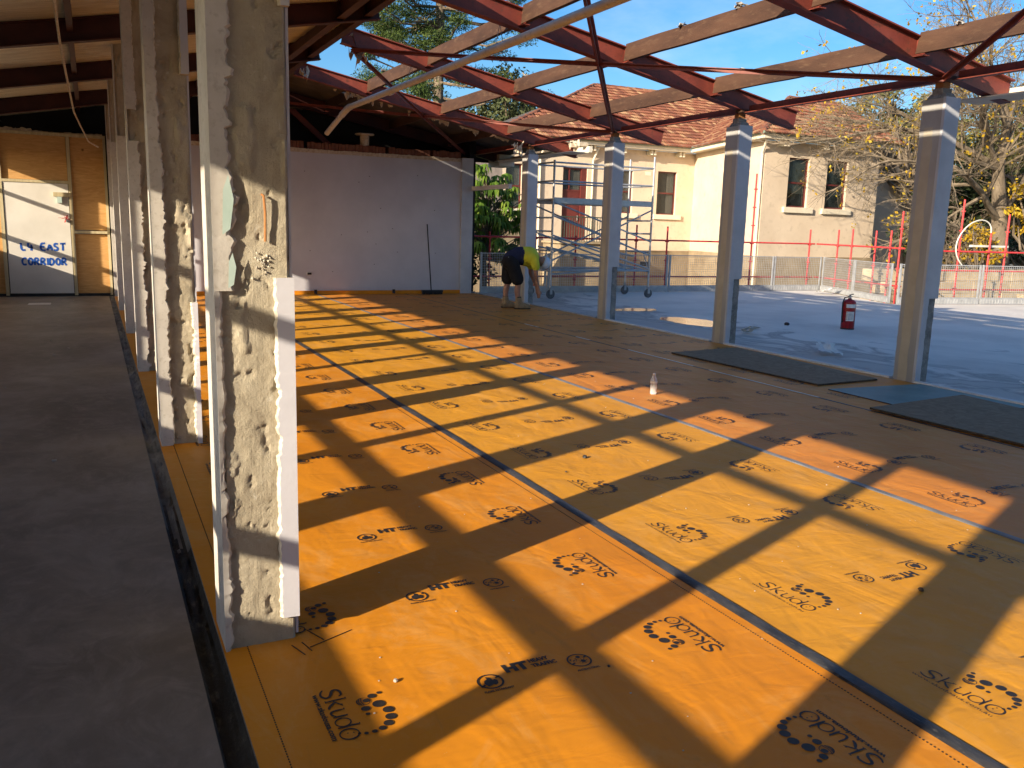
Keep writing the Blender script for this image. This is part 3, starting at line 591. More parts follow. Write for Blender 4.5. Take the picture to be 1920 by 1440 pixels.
m.build('red_ribbon', 'scaffold_red', d)
m = MB().lathe([(0.03, 0), (0.03, 0.05)], (-0.385, YP - 0.04, 1.45), 10, Matrix.Rotation(R_(90), 3, 'X')); m.build('door_knob', 'aluminium', d)

# ---------------------------------------------------------------- stripped columns on the left
def jag(z, base, amp, seed): return base + amp * (1.0 * fb(z * 2.3, seed, 0) + 0.9 * fb(z * 11, seed, 4) + 0.7 * fb(z * 37, seed, 7) + (0.9 if fb(z * 6, seed, 13) > 0.28 else 0))
def strip(mb, x_in, edge, z0, z1, t, side, nz_=330, y_off=0.0):
    """painted render strip with a broken inner edge; side +1 keeps material left of the edge"""
    n = max(4, int(nz_ * (z1 - z0) / 3.5)); o = len(mb.v)
    for i in range(n + 1):
        z = z0 + (z1 - z0) * i / n; e = edge(z); e = max(e, x_in + .004) if side > 0 else min(e, x_in - .004)
        jit = 0.006 * fb(z * 25, 3, e)
        mb.v += [(x_in, y_off, z), (e, y_off + 0.003, z), (e + side * 0.010 + jit, y_off + t, z)]
    for i in range(n):
        a = o + 3 * i
        q = [(a, a + 1, a + 4, a + 3), (a + 1, a + 2, a + 5, a + 4)]
        if side < 0: q = [tuple(reversed(f)) for f in q]
        mb.f += q; mb.mi += [0, 1]
    for i, rv in ((0, False), (n, True)):
        a = o + 3 * i; mb.v.append((x_in, y_off + t, mb.v[a][2])); f = (a, len(mb.v) - 1, a + 2, a + 1); mb.f.append(f if not rv else tuple(reversed(f))); mb.mi.append(1)
def left_column(idx, y0, label, t_, left, right, seed, W=0.27, D=0.28, H=3.9, nx=16, nzz=230, rough=1.0):
    T = thing('stripped_column', label, 'column', (0.37, y0, 0), 0, 'stripped columns along the corridor')
    m = MB(); x0, x1 = 0.014, W - 0.012
    for j in range(nzz + 1):           # hacked concrete front, set back behind the render
        z = H * j / nzz
        for i in range(nx + 1):
            x = x0 + (x1 - x0) * i / nx
            d = rough * (0.005 * fb(x * 14, z * 5, seed) + 0.0045 * fb(x * 45, z * 26, seed) + 0.0025 * fb(x * 110, z * 70, seed))
            lump = fb(x * 9, z * 3.0, seed + 9); d += rough * ((0.008 + 0.008 * lump if lump > 0.40 else 0) - (0.013 if fb(x * 16, z * 10, seed + 20) > 0.5 else 0))
            if i in (0, nx): d -= 0.01
            m.v.append((x, t_ - d, z))
    for j in range(nzz):
        for i in range(nx): a = j * (nx + 1) + i; m.f.append((a, a + 1, a + nx + 2, a + nx + 1)); m.mi.append(0)
    m.box((x0, t_ + 0.03, 0), (x1, D - 0.012, H))
    n0 = nx + 1       # close the sides
    for i in (0, nx):
        for j in range(nzz):
            a = j * n0 + i; b = (j + 1) * n0 + i; o = len(m.v); m.v += [(m.v[a][0], t_ + 0.04, m.v[a][2]), (m.v[b][0], t_ + 0.04, m.v[b][2])]
            m.f.append((a, b, o + 1, o) if i == 0 else (b, a, o, o + 1)); m.mi.append(0)
    m.build('concrete_core', 'column_render', T, local=True, smooth=True)
    ps = MB().box((0, 0.004, 0), (0.012, D, H)); ps.build('painted_side', 'plaster_cream', T, local=True)
    MB().box((W - 0.010, t_ + 0.01, 0.02), (W, D, H)).build('painted_side', 'plaster_lilac', T, local=True)
    for z0, z1, e, amp in left:
        m = MB(); strip(m, 0.0, lambda z: jag(z, e, amp, seed), z0, z1, t_, 1); m.build('render_strip', ['plaster_cream', 'plaster_broken'], T, local=True)
    for z0, z1, e, amp in right:
        m = MB(); strip(m, W, lambda z: jag(z, e, amp, seed + 5), z0, z1, t_ + .006, -1); m.build('render_strip', ['plaster_lilac', 'plaster_broken'], T, local=True)
    return T
C1 = left_column(0, 3.10, 'nearest stripped concrete column with pale plaster strips, floor to ceiling', 0.020,
            [(1.33, 2.20, 0.058, 0.020), (2.20, 3.9, 0.066, 0.004), (0.0, 1.33, 0.014, 0.010)], [(0.10, 1.375, 0.208, 0.009), (2.28, 3.9, 0.232, 0.005)], 1.0, nx=26, nzz=420, rough=0.5)
# patches of old green paint and a rust streak on the nearest column
m = MB()
for (x, z, w, h) in ((0.052, 1.62, 0.02, 0.10), (0.06, 1.40, 0.014, 0.06)): m.add([(x - w, -0.0025, z - h), (x + w * .3, -0.0025, z - h * .8), (x + w, -0.0025, z + h * .2), (x + w * .2, -0.0025, z + h), (x - w * .7, -0.0025, z + h * .5)], [(0, 1, 2, 3, 4)])
m.build('green_paint_patch', 'paint_green', C1, local=True)
m = MB().tube([(0.165, 0.009, 1.66), (0.172, 0.003, 1.655), (0.176, 0.004, 1.60), (0.175, 0.008, 1.50)], 0.0045, 6); m.build('rusty_tie_wire', 'rust_bright', C1, local=True)
m = MB()   # popped-out aggregate
for q in range(26):
    a = random.gauss(0.16, 0.017); z = random.gauss(1.43, 0.026); r = random.uniform(.0025, .005); m.lathe([(r * .5, -r), (r, 0), (r * .5, r)], (a, 0.015, z), 5)
o = m.build('exposed_aggregate', 'plaster_broken', C1, local=True); o['kind'] = 'stuff'
left_column(1, 6.30, 'second stripped column from camera with thick plaster strip on its left', 0.042, [(0.0, 2.05, 0.072, 0.014), (2.05, 3.9, 0.06, 0.010)], [(0.0, 1.0, 0.238, 0.012), (2.5, 3.9, 0.22, 0.006)], 12.0)
left_column(2, 9.53, 'third stripped column from camera with jagged plaster edge', 0.045, [(0.0, 2.3, 0.10, 0.018), (2.6, 3.9, 0.085, 0.008)], [(1.2, 3.9, 0.25, 0.01)], 23.0, nzz=150)
left_column(3, 12.76, 'fourth stripped column from camera, mostly hidden behind the third', 0.045, [(0.0, 2.6, 0.11, 0.016)], [(0.5, 3.9, 0.25, 0.01)], 34.0, nzz=110)
left_column(4, 15.99, 'fifth stripped column from camera close to the partition', 0.045, [(0.0, 2.75, 0.11, 0.014)], [(0.5, 3.9, 0.25, 0.01)], 45.0, nzz=90)
left_column(5, 18.78, 'last stripped column against the plywood partition', 0.045, [(0.0, 3.0, 0.12, 0.012)], [], 56.0, nzz=80)

# ---------------------------------------------------------------- grey columns on the right
def right_column(y0, label, seed, chip=0.93):
    T = thing('grey_column', label, 'column', (8.12, y0, 0), 0, 'grey columns along the terrace')
    W, D, H = 0.225, 0.29, 3.09
    m = MB(); n = 60
    def ring(z, ins, s): return [(ins + .004 * fb(z * 6, s, 1), ins), (W - ins + .004 * fb(z * 8, s, 2), ins), (W - ins, D - ins), (ins, D - ins)]
    for j in range(n + 1):
        z = H * j / n; top = max(0, (z - (H - 0.09)) / 0.09); ins = 0.018 + 0.035 * top ** 1.5 + 0.004 * fb(z * 20, seed, 0)
        m.v += [(x, y, z) for x, y in ring(z, ins, seed)]
    for j in range(n):
        for k in range(4): a = 4 * j; m.f.append((a + k, a + (k + 1) % 4, a + 4 + (k + 1) % 4, a + 4 + k)); m.mi.append(0)
    m.f.append(tuple(4 * n + k for k in range(4))); m.mi.append(0)
    m.build('concrete_core', 'raw_concrete', T, local=True)
    # -X face render, ragged far edge and a paler band
    def skin(name, mat, f0, f1, z0, z1, face, off):
        mm = MB(); k = 70; o = 0
        for j in range(k + 1):
            z = z0 + (z1 - z0) * j / k; a, b = f0(z), f1(z)
            if face == 'x': mm.v += [(off, a, z), (off, b, z), (0.03, b, z), (0.03, a, z)]
            else: mm.v += [(a, off, z), (b, off, z), (b, 0.03, z), (a, 0.03, z)]
        for j in range(k):
            a = 4 * j
            for p_, q_ in ((0, 1), (1, 2), (3, 0)):
                f = (a + p_, a + q_, a + 4 + q_, a + 4 + p_); mm.f.append(tuple(reversed(f)) if face == 'x' else f); mm.mi.append(0)
        mm.f.append((4 * k, 4 * k + 1, 4 * k + 2, 4 * k + 3) if face != 'x' else (4 * k + 3, 4 * k + 2, 4 * k + 1, 4 * k)); mm.mi.append(0)
        return mm.build(name, mat, T, local=True)
    skin('painted_face', 'column_paint_grey', lambda z: 0.0, lambda z: D - 0.004 + .006 * fb(z * 12, seed, 1), 0.0, H - 0.06, 'x', 0.0)
    skin('pale_band', 'column_band', lambda z: 0.115 + .012 * fb(z * 5, seed, 3), lambda z: 0.23 + .01 * fb(z * 6, seed, 8), 0.0, H - 0.35, 'x', -0.0025)
    skin('painted_front', 'column_paint_pale', lambda z: -0.002, lambda z: W - 0.003 + .007 * fb(z * 14, seed, 5), chip, H - 0.05, 'y', -0.003)
    skin('painted_front', 'column_paint_pale', lambda z: -0.002, lambda z: 0.085 + .010 * fb(z * 10, seed, 6), 0.0, chip, 'y', -0.003)
    MB().box((0.06, 0.10, H - 0.01), (0.165, 0.20, 3.262)).build('steel_stub', 'rust_bright', T, local=True)
    MB().box((0.045, 0.085, H - 0.02), (0.18, 0.215, H + 0.05)).build('mortar_pad', 'raw_concrete', T, local=True)
    return T
for k, lb in enumerate(['closest grey painted column, right of the fire extinguisher', 'second grey painted column from the camera, left of the fire extinguisher', 'third grey painted column from the camera, in front of the scaffold tower', 'farthest grey painted column, where the worker bends down']):
    right_column(6.54 + 3.23 * k, lb, 3.0 + 7 * k)

# ---------------------------------------------------------------- floor sheets, prints, tape
def text_mesh(txt, w, h, x0, y0, bold=0.0):
    cu = bpy.data.curves.new('t', 'FONT'); cu.body = txt; cu.size = 1; cu.resolution_u = 2; cu.offset = bold
    ob = bpy.data.objects.new('t', cu); COL.objects.link(ob); dg = bpy.context.evaluated_depsgraph_get(); dg.update()
    me = bpy.data.meshes.new_from_object(ob.evaluated_get(dg)); bpy.data.objects.remove(ob)
    v = [tuple(p.co) for p in me.vertices]; f = [tuple(p.vertices) for p in me.polygons]; bpy.data.meshes.remove(me)
    xs = [p[0] for p in v]; ys = [p[1] for p in v]; ax, ay = min(xs), min(ys); sx = w / (max(xs) - ax); sy_ = h / (max(ys) - ay)
    return [(x0 + (p[0] - ax) * sx, y0 + (p[1] - ay) * sy_, 0) for p in v], f
flat = lambda u, v: (u, v, 0)
def disc(m, x, y, r, n=14): m.add([(x + r * math.cos(2 * math.pi * k / n), y + r * math.sin(2 * math.pi * k / n), 0) for k in range(n)], [tuple(range(n))])
def ringp(m, x, y, r, w, n=24): ribbon(m, [(x + r * math.cos(2 * math.pi * k / n), y + r * math.sin(2 * math.pi * k / n)) for k in range(n + 1)], w, flat)
DOTS = [(-.082, .142, .0085), (-.071, .114, .0145), (-.004, .074, .015), (.029, .072, .008), (-.016, .122, .0215), (.029, .141, .019), (.071, .136, .0185), (.104, .118, .0165), (.124, .092, .0125), (.132, .064, .0095), (.132, .037, .0075), (.125, .017, .0055)]
def logo(url, bold, thin):
    m = MB(); b = -0.038; k_ = 0.8 if thin else 1.0
    def st(p, w=0.006, it=3):
        q = chaikin(p, it); n = len(q); ribbon(m, q, [w * k_ * (0.55 + 0.75 * math.sin(math.pi * (i + .5) / n)) for i in range(n)], flat)
    st([(-.112, .012), (-.118, .022), (-.140, .024), (-.158, .014), (-.156, -.002), (-.125, -.012), (-.112, -.028), (-.128, -.044), (-.152, -.042), (-.168, -.030)], .008)
    st([(-.094, .030), (-.092, -.0), (-.090, b)], .0065); st([(-.055, .010), (-.075, -.006), (-.089, -.014)], .005); st([(-.080, -.010), (-.062, -.030), (-.044, b)], .0075)
    ribbon(m, [(-.101, .030), (-.090, .030)], .0035, flat); ribbon(m, [(-.098, b), (-.082, b)], .003, flat); ribbon(m, [(-.064, .010), (-.050, .010)], .003, flat)
    st([(-.030, .009), (-.030, -.022), (-.022, b), (-.008, b), (.006, -.026)], .0065); st([(.008, .010), (.008, -.012), (.010, b)], .007); ribbon(m, [(-.037, .009), (-.028, .009)], .003, flat); ribbon(m, [(.002, .010), (.009, .010)], .003, flat)
    n = 20; ribbon(m, [(.045 + .024 * math.cos(2 * math.pi * i / n), -.014 + .025 * math.sin(2 * math.pi * i / n)) for i in range(n + 1)], [.0035 + .003 * abs(math.cos(2 * math.pi * i / n)) for i in range(n + 1)], flat)
    st([(.071, .034), (.071, 0), (.074, b)], .0075); ribbon(m, [(.064, .033), (.072, .034)], .003, flat)
    ribbon(m, [(.116 + .029 * math.cos(2 * math.pi * i / n), -.012 + .030 * math.sin(2 * math.pi * i / n)) for i in range(n + 1)], [.0035 + .004 * abs(math.cos(2 * math.pi * i / n)) for i in range(n + 1)], flat)
    disc(m, .110, -.016, .003, 8); disc(m, .112, .002, .003, 8)
    for x, y, r in DOTS: disc(m, x, y, r)
    # striped ball
    x, y, r = -.048, .078, .0225
    ribbon(m, [(x + r * math.cos(a), y + r * math.sin(a)) for a in [2 * math.pi * q / 24 for q in range(25)]], .0025, flat)
    disc(m, x - .002, y + .011, .0115, 12)
    for s in (-.004, -.012, -.018): w = math.sqrt(max(0, r * r - s * s)); ribbon(m, [(x - w, y + s + .002), (x, y + s - .003), (x + w, y + s + .002)], .0036, flat)
    disc(m, .142, -.004, .0035, 8)
    if bold: m.add(*text_mesh(url, .285, .021, -.150, -.071, 0.035))
    else: m.add(*text_mesh(url, .318, .0165, -.178, -.069, 0.0))
    return m
def ht_group():
    m = MB()
    m.add(*text_mesh('HT', .098, .058, -.102, .012, 0.07)); m.add(*text_mesh('HEAVY', .082, .026, .006, .046, 0.05)); m.add(*text_mesh('TRAFFIC', .100, .026, .004, .011, 0.05))
    fx, fy = -.180, -.018; ringp(m, fx, fy, .045, .0075)
    m.add([(fx + a, fy + b, 0) for a, b in [(-.018, -.030), (.004, -.022), (.010, -.028), (.022, -.020), (.027, .0), (.018, .012), (.012, .004), (.006, .026), (-.008, .034), (-.006, .018), (-.020, .010), (-.026, -.008)]], [(0, 1, 9, 10, 11), (1, 4, 5, 6, 9), (1, 2, 3, 4), (6, 7, 8, 9)])
    for s in (-1, 1): ribbon(m, [(fx + s * .044, fy + s * -.026 * -1), (fx + s * .026, fy + s * .015)], .008, flat)
    m.add(*text_mesh('FLAME RETARDANT', .112, .012, -.228, -.085, 0.04))
    bx, by = .185, -.006; ringp(m, bx, by, .044, .0065); disc(m, bx + .006, by + .022, .009, 10); disc(m, bx + .012, by - .010, .010, 9)
    for q in range(8): a = q * .785; ribbon(m, [(bx + .012 + .008 * math.cos(a), by - .010 + .008 * math.sin(a)), (bx + .012 + .019 * math.cos(a + .2), by - .010 + .019 * math.sin(a + .2))], .0025, flat)
    for q in range(7): disc(m, bx - .020 + .012 * math.cos(q * 2.4), by + .008 * math.sin(q * 1.7) + .006, .0035, 6)
    for s in (-1, 1): ribbon(m, [(bx + s * .040, by + s * .020), (bx + s * .024, by + s * .012)], .008, flat)
    m.add(*text_mesh('ANTIBACTERIAL', .095, .012, .140, -.078, 0.04))
    return m
lg_bold = logo('www.skudousa.com', True, False).mesh('printed_logo', 'print_ink'); lg_thin = logo('www.skudoaus.com.au', False, True).mesh('printed_logo', 'print_ink')
ht_me = ht_group().mesh('printed_icons', 'print_ink')
X1 = 2.377
def sheet(x0, x1, mat, label, per, yl, lg, xl, xr, xh, rzh, lx=0.0):
    T = thing('floor_sheet', label, 'floor sheet', ((x0 + x1) / 2, 8, 0), 0, 'protective floor sheets')
    nx, ny = 8, 90; m = MB()
    for j in range(ny + 1):
        y = -1.5 + (18.84 + 1.5) * j / ny
        for i in range(nx + 1): m.v.append((x0 + (x1 - x0) * i / nx, y, 0.004))
    for j in range(ny):
        for i in range(nx): a = j * (nx + 1) + i; m.f.append((a, a + 1, a + nx + 2, a + nx + 1)); m.mi.append(0)
    m.build('sheet', mat, T)
    y = yl - per * int((yl + 1.2) / per)
    cx, cyy = T.location.x, T.location.y
    while y < 18.6:
        jx = random.uniform(-.004, .004)
        if xl: part(lg, 'printed_logo', T, (xl + jx - cx, y - cyy, 0.0065), R_(-90))
        if xr: part(lg, 'printed_logo', T, (xr + jx - cx, y + per * 0.05 - cyy, 0.0065), R_(90))
        if xh: part(ht_me, 'printed_icons', T, (xh + jx - cx, y + 0.02 - cyy, 0.0065), rzh)
        y += per
    return T
S1 = sheet(0.362, X1 + .01, 'sheet_orange', 'bright orange printed floor sheet, leftmost, beside the stripped columns', 0.765, 2.53, lg_bold, 0.66, 2.055, 1.362, 0)
S2 = sheet(X1 + .012, X1 + 2.0, 'sheet_yellow', 'yellower printed floor sheet, second from the stripped columns', 0.865, 2.68, lg_thin, 2.70, 4.04, 3.355, math.pi)
S3 = sheet(X1 + 2.002, X1 + 4.0, 'sheet_pinkish', 'orange printed floor sheet under the water bottle, third from stripped columns', 0.77, 4.17, lg_bold, 4.70, 6.08, 5.25, 0)
S4 = sheet(X1 + 4.002, 8.085, 'sheet_pinkish', 'orange printed floor sheet along the grey columns under the boards', 0.77, 3.9, lg_bold, 6.70, 7.85, 7.3, math.pi)
for T, xx in ((S1, 0.445), (S1, X1 - 0.075)):
    m = MB(); y = 0.2
    while y < 7: m.box((xx, y, 0.0045), (xx + 0.004, y + 0.006, 0.0062)); y += 0.014
    o = m.build('perforation_line', 'print_ink', T); o['kind'] = 'stuff'
m = MB()   # marker lines by the first column
for a, b in (((0.66, 3.02), (0.84, 3.10)), ((0.60, 3.06), (0.63, 2.97)), ((0.64, 3.07), (0.66, 2.99)), ((0.68, 3.16), (0.72, 3.06))): m.bar((a[0], a[1], .0062), (b[0], b[1], .0062), 0.003, 0.002)
m.build('marker_lines', 'print_ink', S1)
def tape(x, w, mat, label, wob, y0=-1.5, y1=18.83, z=0.0095, th=0.004):
    m = MB(); n = 160
    for j in range(n + 1):
        y = y0 + (y1 - y0) * j / n; dx = wob * fb(y * 0.35, x, 0); zz = z + 0.0025 * fb(y * 4, x, 6)
        m.v += [(x + dx - w / 2, y, 0.0045), (x + dx - w * .38, y, zz), (x + dx + w * .38, y, zz + .0012), (x + dx + w / 2, y, 0.0045)]
    for j in range(n):
        for i in range(3): a = 4 * j + i; m.f.append((a, a + 1, a + 5, a + 4)); m.mi.append(0)
    return tag(m.build('joint_tape', mat, loc=(x, 3, 0), smooth=True), label, 'tape', 'tapes over the sheet joints')
tape(X1 + .005, 0.062, 'tape_black', 'black joint tape between leftmost orange and yellower sheets', 0.010)
tape(X1 + 2.0, 0.052, 'tape_grey', 'grey joint tape between the yellower sheet and the sheet under the bottle', 0.010)
tape(X1 + 4.0, 0.018, 'tape_black', 'thin dark joint line running beside the loose boards', 0.006, z=0.0068)
for k, (ya, yb) in enumerate(((6.2, 7.9), (8.2, 9.6), (10.6, 11.0), (12.2, 12.7))):
    m = MB().box((X1 + 3.985, ya, 0.0072), (X1 + 4.012, yb, 0.0095))
    tag(m.build('tape_strip', 'tape_pale', loc=(X1 + 4, ya, 0)), ['pale tape strip on the floor joint nearest the loose boards', 'pale tape strip on the joint level with the front of the dark board', 'short pale tape strip on the joint, third from the camera', 'shortest pale tape strip on the joint, farthest from the camera'][k], 'tape')
# pale metal edge trims between the grey columns
for k in range(5):
    ya, yb = 6.54 + 3.23 * (k - 1) + 0.31, 6.54 + 3.23 * k - 0.02
    o = MB().box((8.085, ya, 0.002), (8.165, yb, 0.026)).build('edge_trim', 'galvanised' if k > 2 else 'paper_white', loc=(8.12, ya, 0))
    tag(o, ['pale floor edge trim running toward the camera from the closest grey column', 'pale floor edge trim between closest and second grey columns', 'pale floor edge trim between second and third grey columns', 'floor edge trim between third and farthest grey columns', 'floor edge trim between the farthest grey column and far wall'][k], 'edge trim', 'floor edge trims')

# ---------------------------------------------------------------- things inside the hall
t = thing('drain_pipe', 'long cream plastic pipe hanging below the open rafters', 'pipe', (4.55, 11, 3.7))
MB().tube([(4.60, 2.5, 3.70), (4.56, 8.0, 3.695), (4.53, 12.0, 3.69), (4.51, 16.55, 3.70)], 0.052, 14).build('straight_pipe', 'pvc', t, smooth=True)
MB().tube([(4.51, 16.55, 3.70), (4.50, 16.68, 3.685), (4.47, 16.82, 3.63), (4.44, 16.9, 3.58)], [0.062, 0.06, 0.06, 0.062], 14).build('elbow', 'pvc', t, smooth=True)
MB().tube([(4.445, 16.88, 3.59), (4.27, 17.4, 3.27)], 0.050, 14).build('bent_end', 'pvc', t, smooth=True)
for y in (6.59, 9.82, 13.05): MB().tube([(4.55, y + .15, ztop(4.55) - 0.2), (4.60, y + .15, 3.72), (4.55, y + .15, 3.64), (4.50, y + .15, 3.72), (4.55, y + .15, ztop(4.55) - 0.2)], 0.004, 5).build('hanger', 'galvanised', t)
for y in (10.7, 14.2): MB().tube([(4.545, y - .05, 3.693), (4.545, y + .05, 3.693)], 0.059, 14).build('coupling', 'pvc', t, smooth=True)

def board(name, pts, mat, label, z, th=0.018):
    T = thing(name, label, 'board', (sum(p[0] for p in pts) / 4, sum(p[1] for p in pts) / 4, z))
    m = MB(); m.add([(x, y, z + th) for x, y in pts], [(0, 1, 2, 3)]); m.build('face', mat, T)
    m = MB(); m.add([(x, y, z) for x, y in pts] + [(x, y, z + th - .0004) for x, y in pts], [(3, 2, 1, 0)] + [((i), (i + 1) % 4, 4 + (i + 1) % 4, 4 + i) for i in range(4)]); m.build('edge', 'ply_edge', T)
board('plywood_board', [(6.86, 6.70), (7.80, 6.76), (7.97, 9.30), (6.74, 9.14)], 'formply_brown', 'dark brown plywood board on the floor, farther of the two', 0.008)
board('teal_sheet', [(6.80, 5.55), (8.04, 5.1), (8.07, 6.42), (6.80, 6.50)], 'teal_board', 'thin teal green sheet half under a plywood board', 0.008, 0.006)
board('plywood_board', [(6.42, 4.10), (7.66, 3.75), (7.86, 5.75), (6.38, 5.58)], 'formply_brown', 'brown plywood board on the teal sheet at right', 0.015)

t = thing('water_bottle', 'clear plastic water bottle standing on the orange sheet', 'bottle', (4.87, 6.86, 0.006))
MB().lathe([(0.026, 0), (0.032, 0.006), (0.0325, 0.03), (0.030, 0.045), (0.0325, 0.06), (0.031, 0.09), (0.0335, 0.11), (0.0335, 0.135), (0.030, 0.15), (0.014, 0.18), (0.0125, 0.192)], (0, 0, 0), 20).build('bottle_body', 'bottle_plastic', t, smooth=True, local=True)
MB().lathe([(0.0150, 0.190), (0.0150, 0.206), (0.013, 0.208)], (0, 0, 0), 16).build('cap', 'paper_white', t, smooth=True, local=True)
MB().lathe([(0.0345, 0.112), (0.0345, 0.132)], (0, 0, 0), 20).build('label_band', 'paper_white', t, smooth=True, local=True)

t = thing('fire_extinguisher', 'red fire extinguisher standing on the terrace concrete', 'extinguisher', (11.68, 10.87, 0))
MB().lathe([(0.105, 0), (0.112, 0.01), (0.112, 0.45), (0.105, 0.475), (0.07, 0.505), (0.035, 0.515), (0.03, 0.53)], (0, 0, 0), 28).build('cylinder', 'extinguisher_red', t, smooth=True, local=True)
MB().lathe([(0.114, 0.0), (0.114, 0.025)], (0, 0, 0), 28).build('foot_ring', 'black_plastic', t, smooth=True, local=True)
MB().lathe([(0.024, 0.52), (0.024, 0.57), (0.012, 0.58)], (0, 0, 0), 12).build('valve', 'aluminium', t, smooth=True, local=True)
MB().bar((-.02, 0, .585), (.055, -.02, .605), .022, .012).bar((-.02, 0, .565), (.055, -.012, .556), .02, .012).build('handle', 'black_plastic', t, local=True)
m = MB().tube([(-.02, .01, .555), (-.09, .03, .54), (-.125, .03, .45), (-.128, .02, .2), (-.12, .01, .12)], .011, 8); m.build('hose', 'black_plastic', t, smooth=True, local=True)
def curved_label(z0, z1, a0, a1, mat, name, r=0.1138, n=12):
    m = MB()
    for k in range(n + 1):
        a = R_(a0 + (a1 - a0) * k / n); m.v += [(r * math.cos(a), r * math.sin(a), z0), (r * math.cos(a), r * math.sin(a), z1)]
    for k in range(n): m.f.append((2 * k, 2 * k + 2, 2 * k + 3, 2 * k + 1)); m.mi.append(0)
    return m.build(name, mat, t, local=True)
curved_label(0.375, 0.435, 200, 285, 'paper_white', 'white_band'); curved_label(0.15, 0.31, 205, 275, 'paper_white', 'instruction_label')
for k, z in enumerate((0.285, 0.262, 0.24, 0.218, 0.196, 0.174)): curved_label(z, z + 0.009, 207, 217, 'black_plastic', 'label_print', 0.1150, 4); curved_label(z, z + 0.005, 222, 262, 'navy_cloth', 'label_print', 0.1150, 6)

t = thing('broom', 'black push broom leaning upright against the far white wall', 'broom', (6.98, 18.72, 0.004))
MB().tube([(6.95, 18.66, 0.10), (6.90, 18.83, 1.58)], 0.014, 8).build('handle', 'black_plastic', t, smooth=True)
MB().box((6.72, 18.60, 0.055), (7.22, 18.68, 0.105)).build('head', 'black_plastic', t)
m = MB()
for k in range(60): x = 6.725 + 0.49 * k / 59; m.bar((x, 18.64, .056), (x + random.uniform(-.01, .01), 18.63 + random.uniform(-.03, .03), .006), .012, .012)
o = m.build('bristles', 'black_plastic', t); o['kind'] = 'stuff'
tag(MB().tube([(-0.18, 7.0, 3.52), (-0.17, 8.5, 3.30), (-0.17, 10, 3.20), (-0.15, 12, 3.12), (-0.12, 14.0, 2.98), (-0.06, 15.5, 2.95), (0.05, 16.6, 2.78), (0.2, 17.2, 2.74)], 0.012, 6).build('hanging_cable', 'insulation_pale', loc=(-.17, 8, 3.2), smooth=True), 'loose frayed cable drooping below the foil at top left', 'cable')
t = thing('steel_stub_post', 'short dark steel stub on the corridor floor at the left edge', 'post', (-1.46, 15.6, 0))
MB().box((-1.50, 15.57, 0), (-1.44, 15.63, 0.30)).build('post', 'black_plastic', t); MB().box((-1.7, 15.54, 0.24), (-1.50, 15.60, 0.30)).build('arm', 'black_plastic', t); MB().box((-1.54, 15.53, 0.0), (-1.40, 15.67, 0.012)).build('foot_plate', 'galvanised', t)

# torn lining, scraps and litter
def scrap(name, c, s, mat, label, cat='scrap', seed=0, flatn=0.35, group=None):
    m = MB(); n = 6; rr = random.Random(seed); ax = Vector((rr.uniform(-1, 1), rr.uniform(-1, 1), rr.uniform(-.3, .3))).normalized(); bx = ax.cross(Vector((0.2, 0.1, 1))).normalized(); cx = ax.cross(bx)
    for j in range(n + 1):
        for i in range(n + 1):
            u, v = (i / n - .5), (j / n - .5); u *= 1 + .4 * fb(v * 3, seed, 1); v *= 1 + .5 * fb(u * 4, seed, 2); k = flatn * fb(u * 3, v * 3, seed + 3)
            p = Vector(c) + (ax * u + bx * v * .7 + cx * k) * s; m.v.append(tuple(p))
    for j in range(n):
        for i in range(n):
            if rr.random() < .1: continue
            a = j * (n + 1) + i; m.f.append((a, a + 1, a + n + 2, a + n + 1)); m.mi.append(0)
    lo = min(v[2] for v in m.v)
    if c[2] < 0.06:     # lies on the floor: lift clear of it
        m.v = [(x, y, z - lo + 0.009) for x, y, z in m.v]; lo = 0.009
    return tag(m.build(name, mat, loc=(c[0], c[1], lo)), label, cat, group)
scrap('insulation_scrap', (3.75, 13.25, 4.02), 0.30, 'insulation_pale', 'torn brown insulation scrap hanging at the ridge end of a rafter', seed=4, flatn=.8)
scrap('insulation_scrap', (3.62, 13.15, 4.22), 0.24, 'scrap_grey', 'shredded pale foil scrap caught above a hanging insulation scrap', seed=5, flatn=.9)
scrap('insulation_scrap', (3.6, 16.25, 4.16), 0.2, 'insulation_pale', 'small torn scrap on the rafter beside the dark roofing', seed=6, flatn=.9)
scrap('insulation_scrap', (4.5, 16.45, 3.93), 0.3, 'insulation_pale', 'white torn lining strip above the bend of the cream pipe', seed=8, flatn=.5)
scrap('insulation_scrap', (7.85, 16.18, 3.14), 0.30, 'insulation_pale', 'torn lining lump beside the farthest grey column head', seed=9, flatn=.9)
scrap('insulation_scrap', (9.1, 16.1, 3.30), 0.25, 'insulation_pale', 'broken eave lining at the rafter end beyond the farthest grey column', seed=10, flatn=.8)
for i, (x, y, lb) in enumerate(((6.21, 8.6, 'white paper scrap on the purlin, nearest of those over the middle'), (6.21, 7.6, 'grey crumpled scrap on the middle purlin near the closest rafter'), (7.64, 9.2, 'grey scrap folded over the lower purlin by the second column'), (7.64, 6.1, 'white crumpled scrap on the purlin above the closest grey column'),
                               (7.64, 5.2, 'white scrap on the lower purlin at the right edge'), (6.21, 12.6, 'small pale scrap on the middle purlin near the third rafter'), (4.75, 15.2, 'dark scrap on the upper purlin in front of the pines'))):
    scrap('purlin_scrap', (x + .02, y, ztop(x) + 0.045), 0.15, 'scrap_grey' if i != 6 else 'sheet_iron', lb, seed=20 + i, flatn=.3)
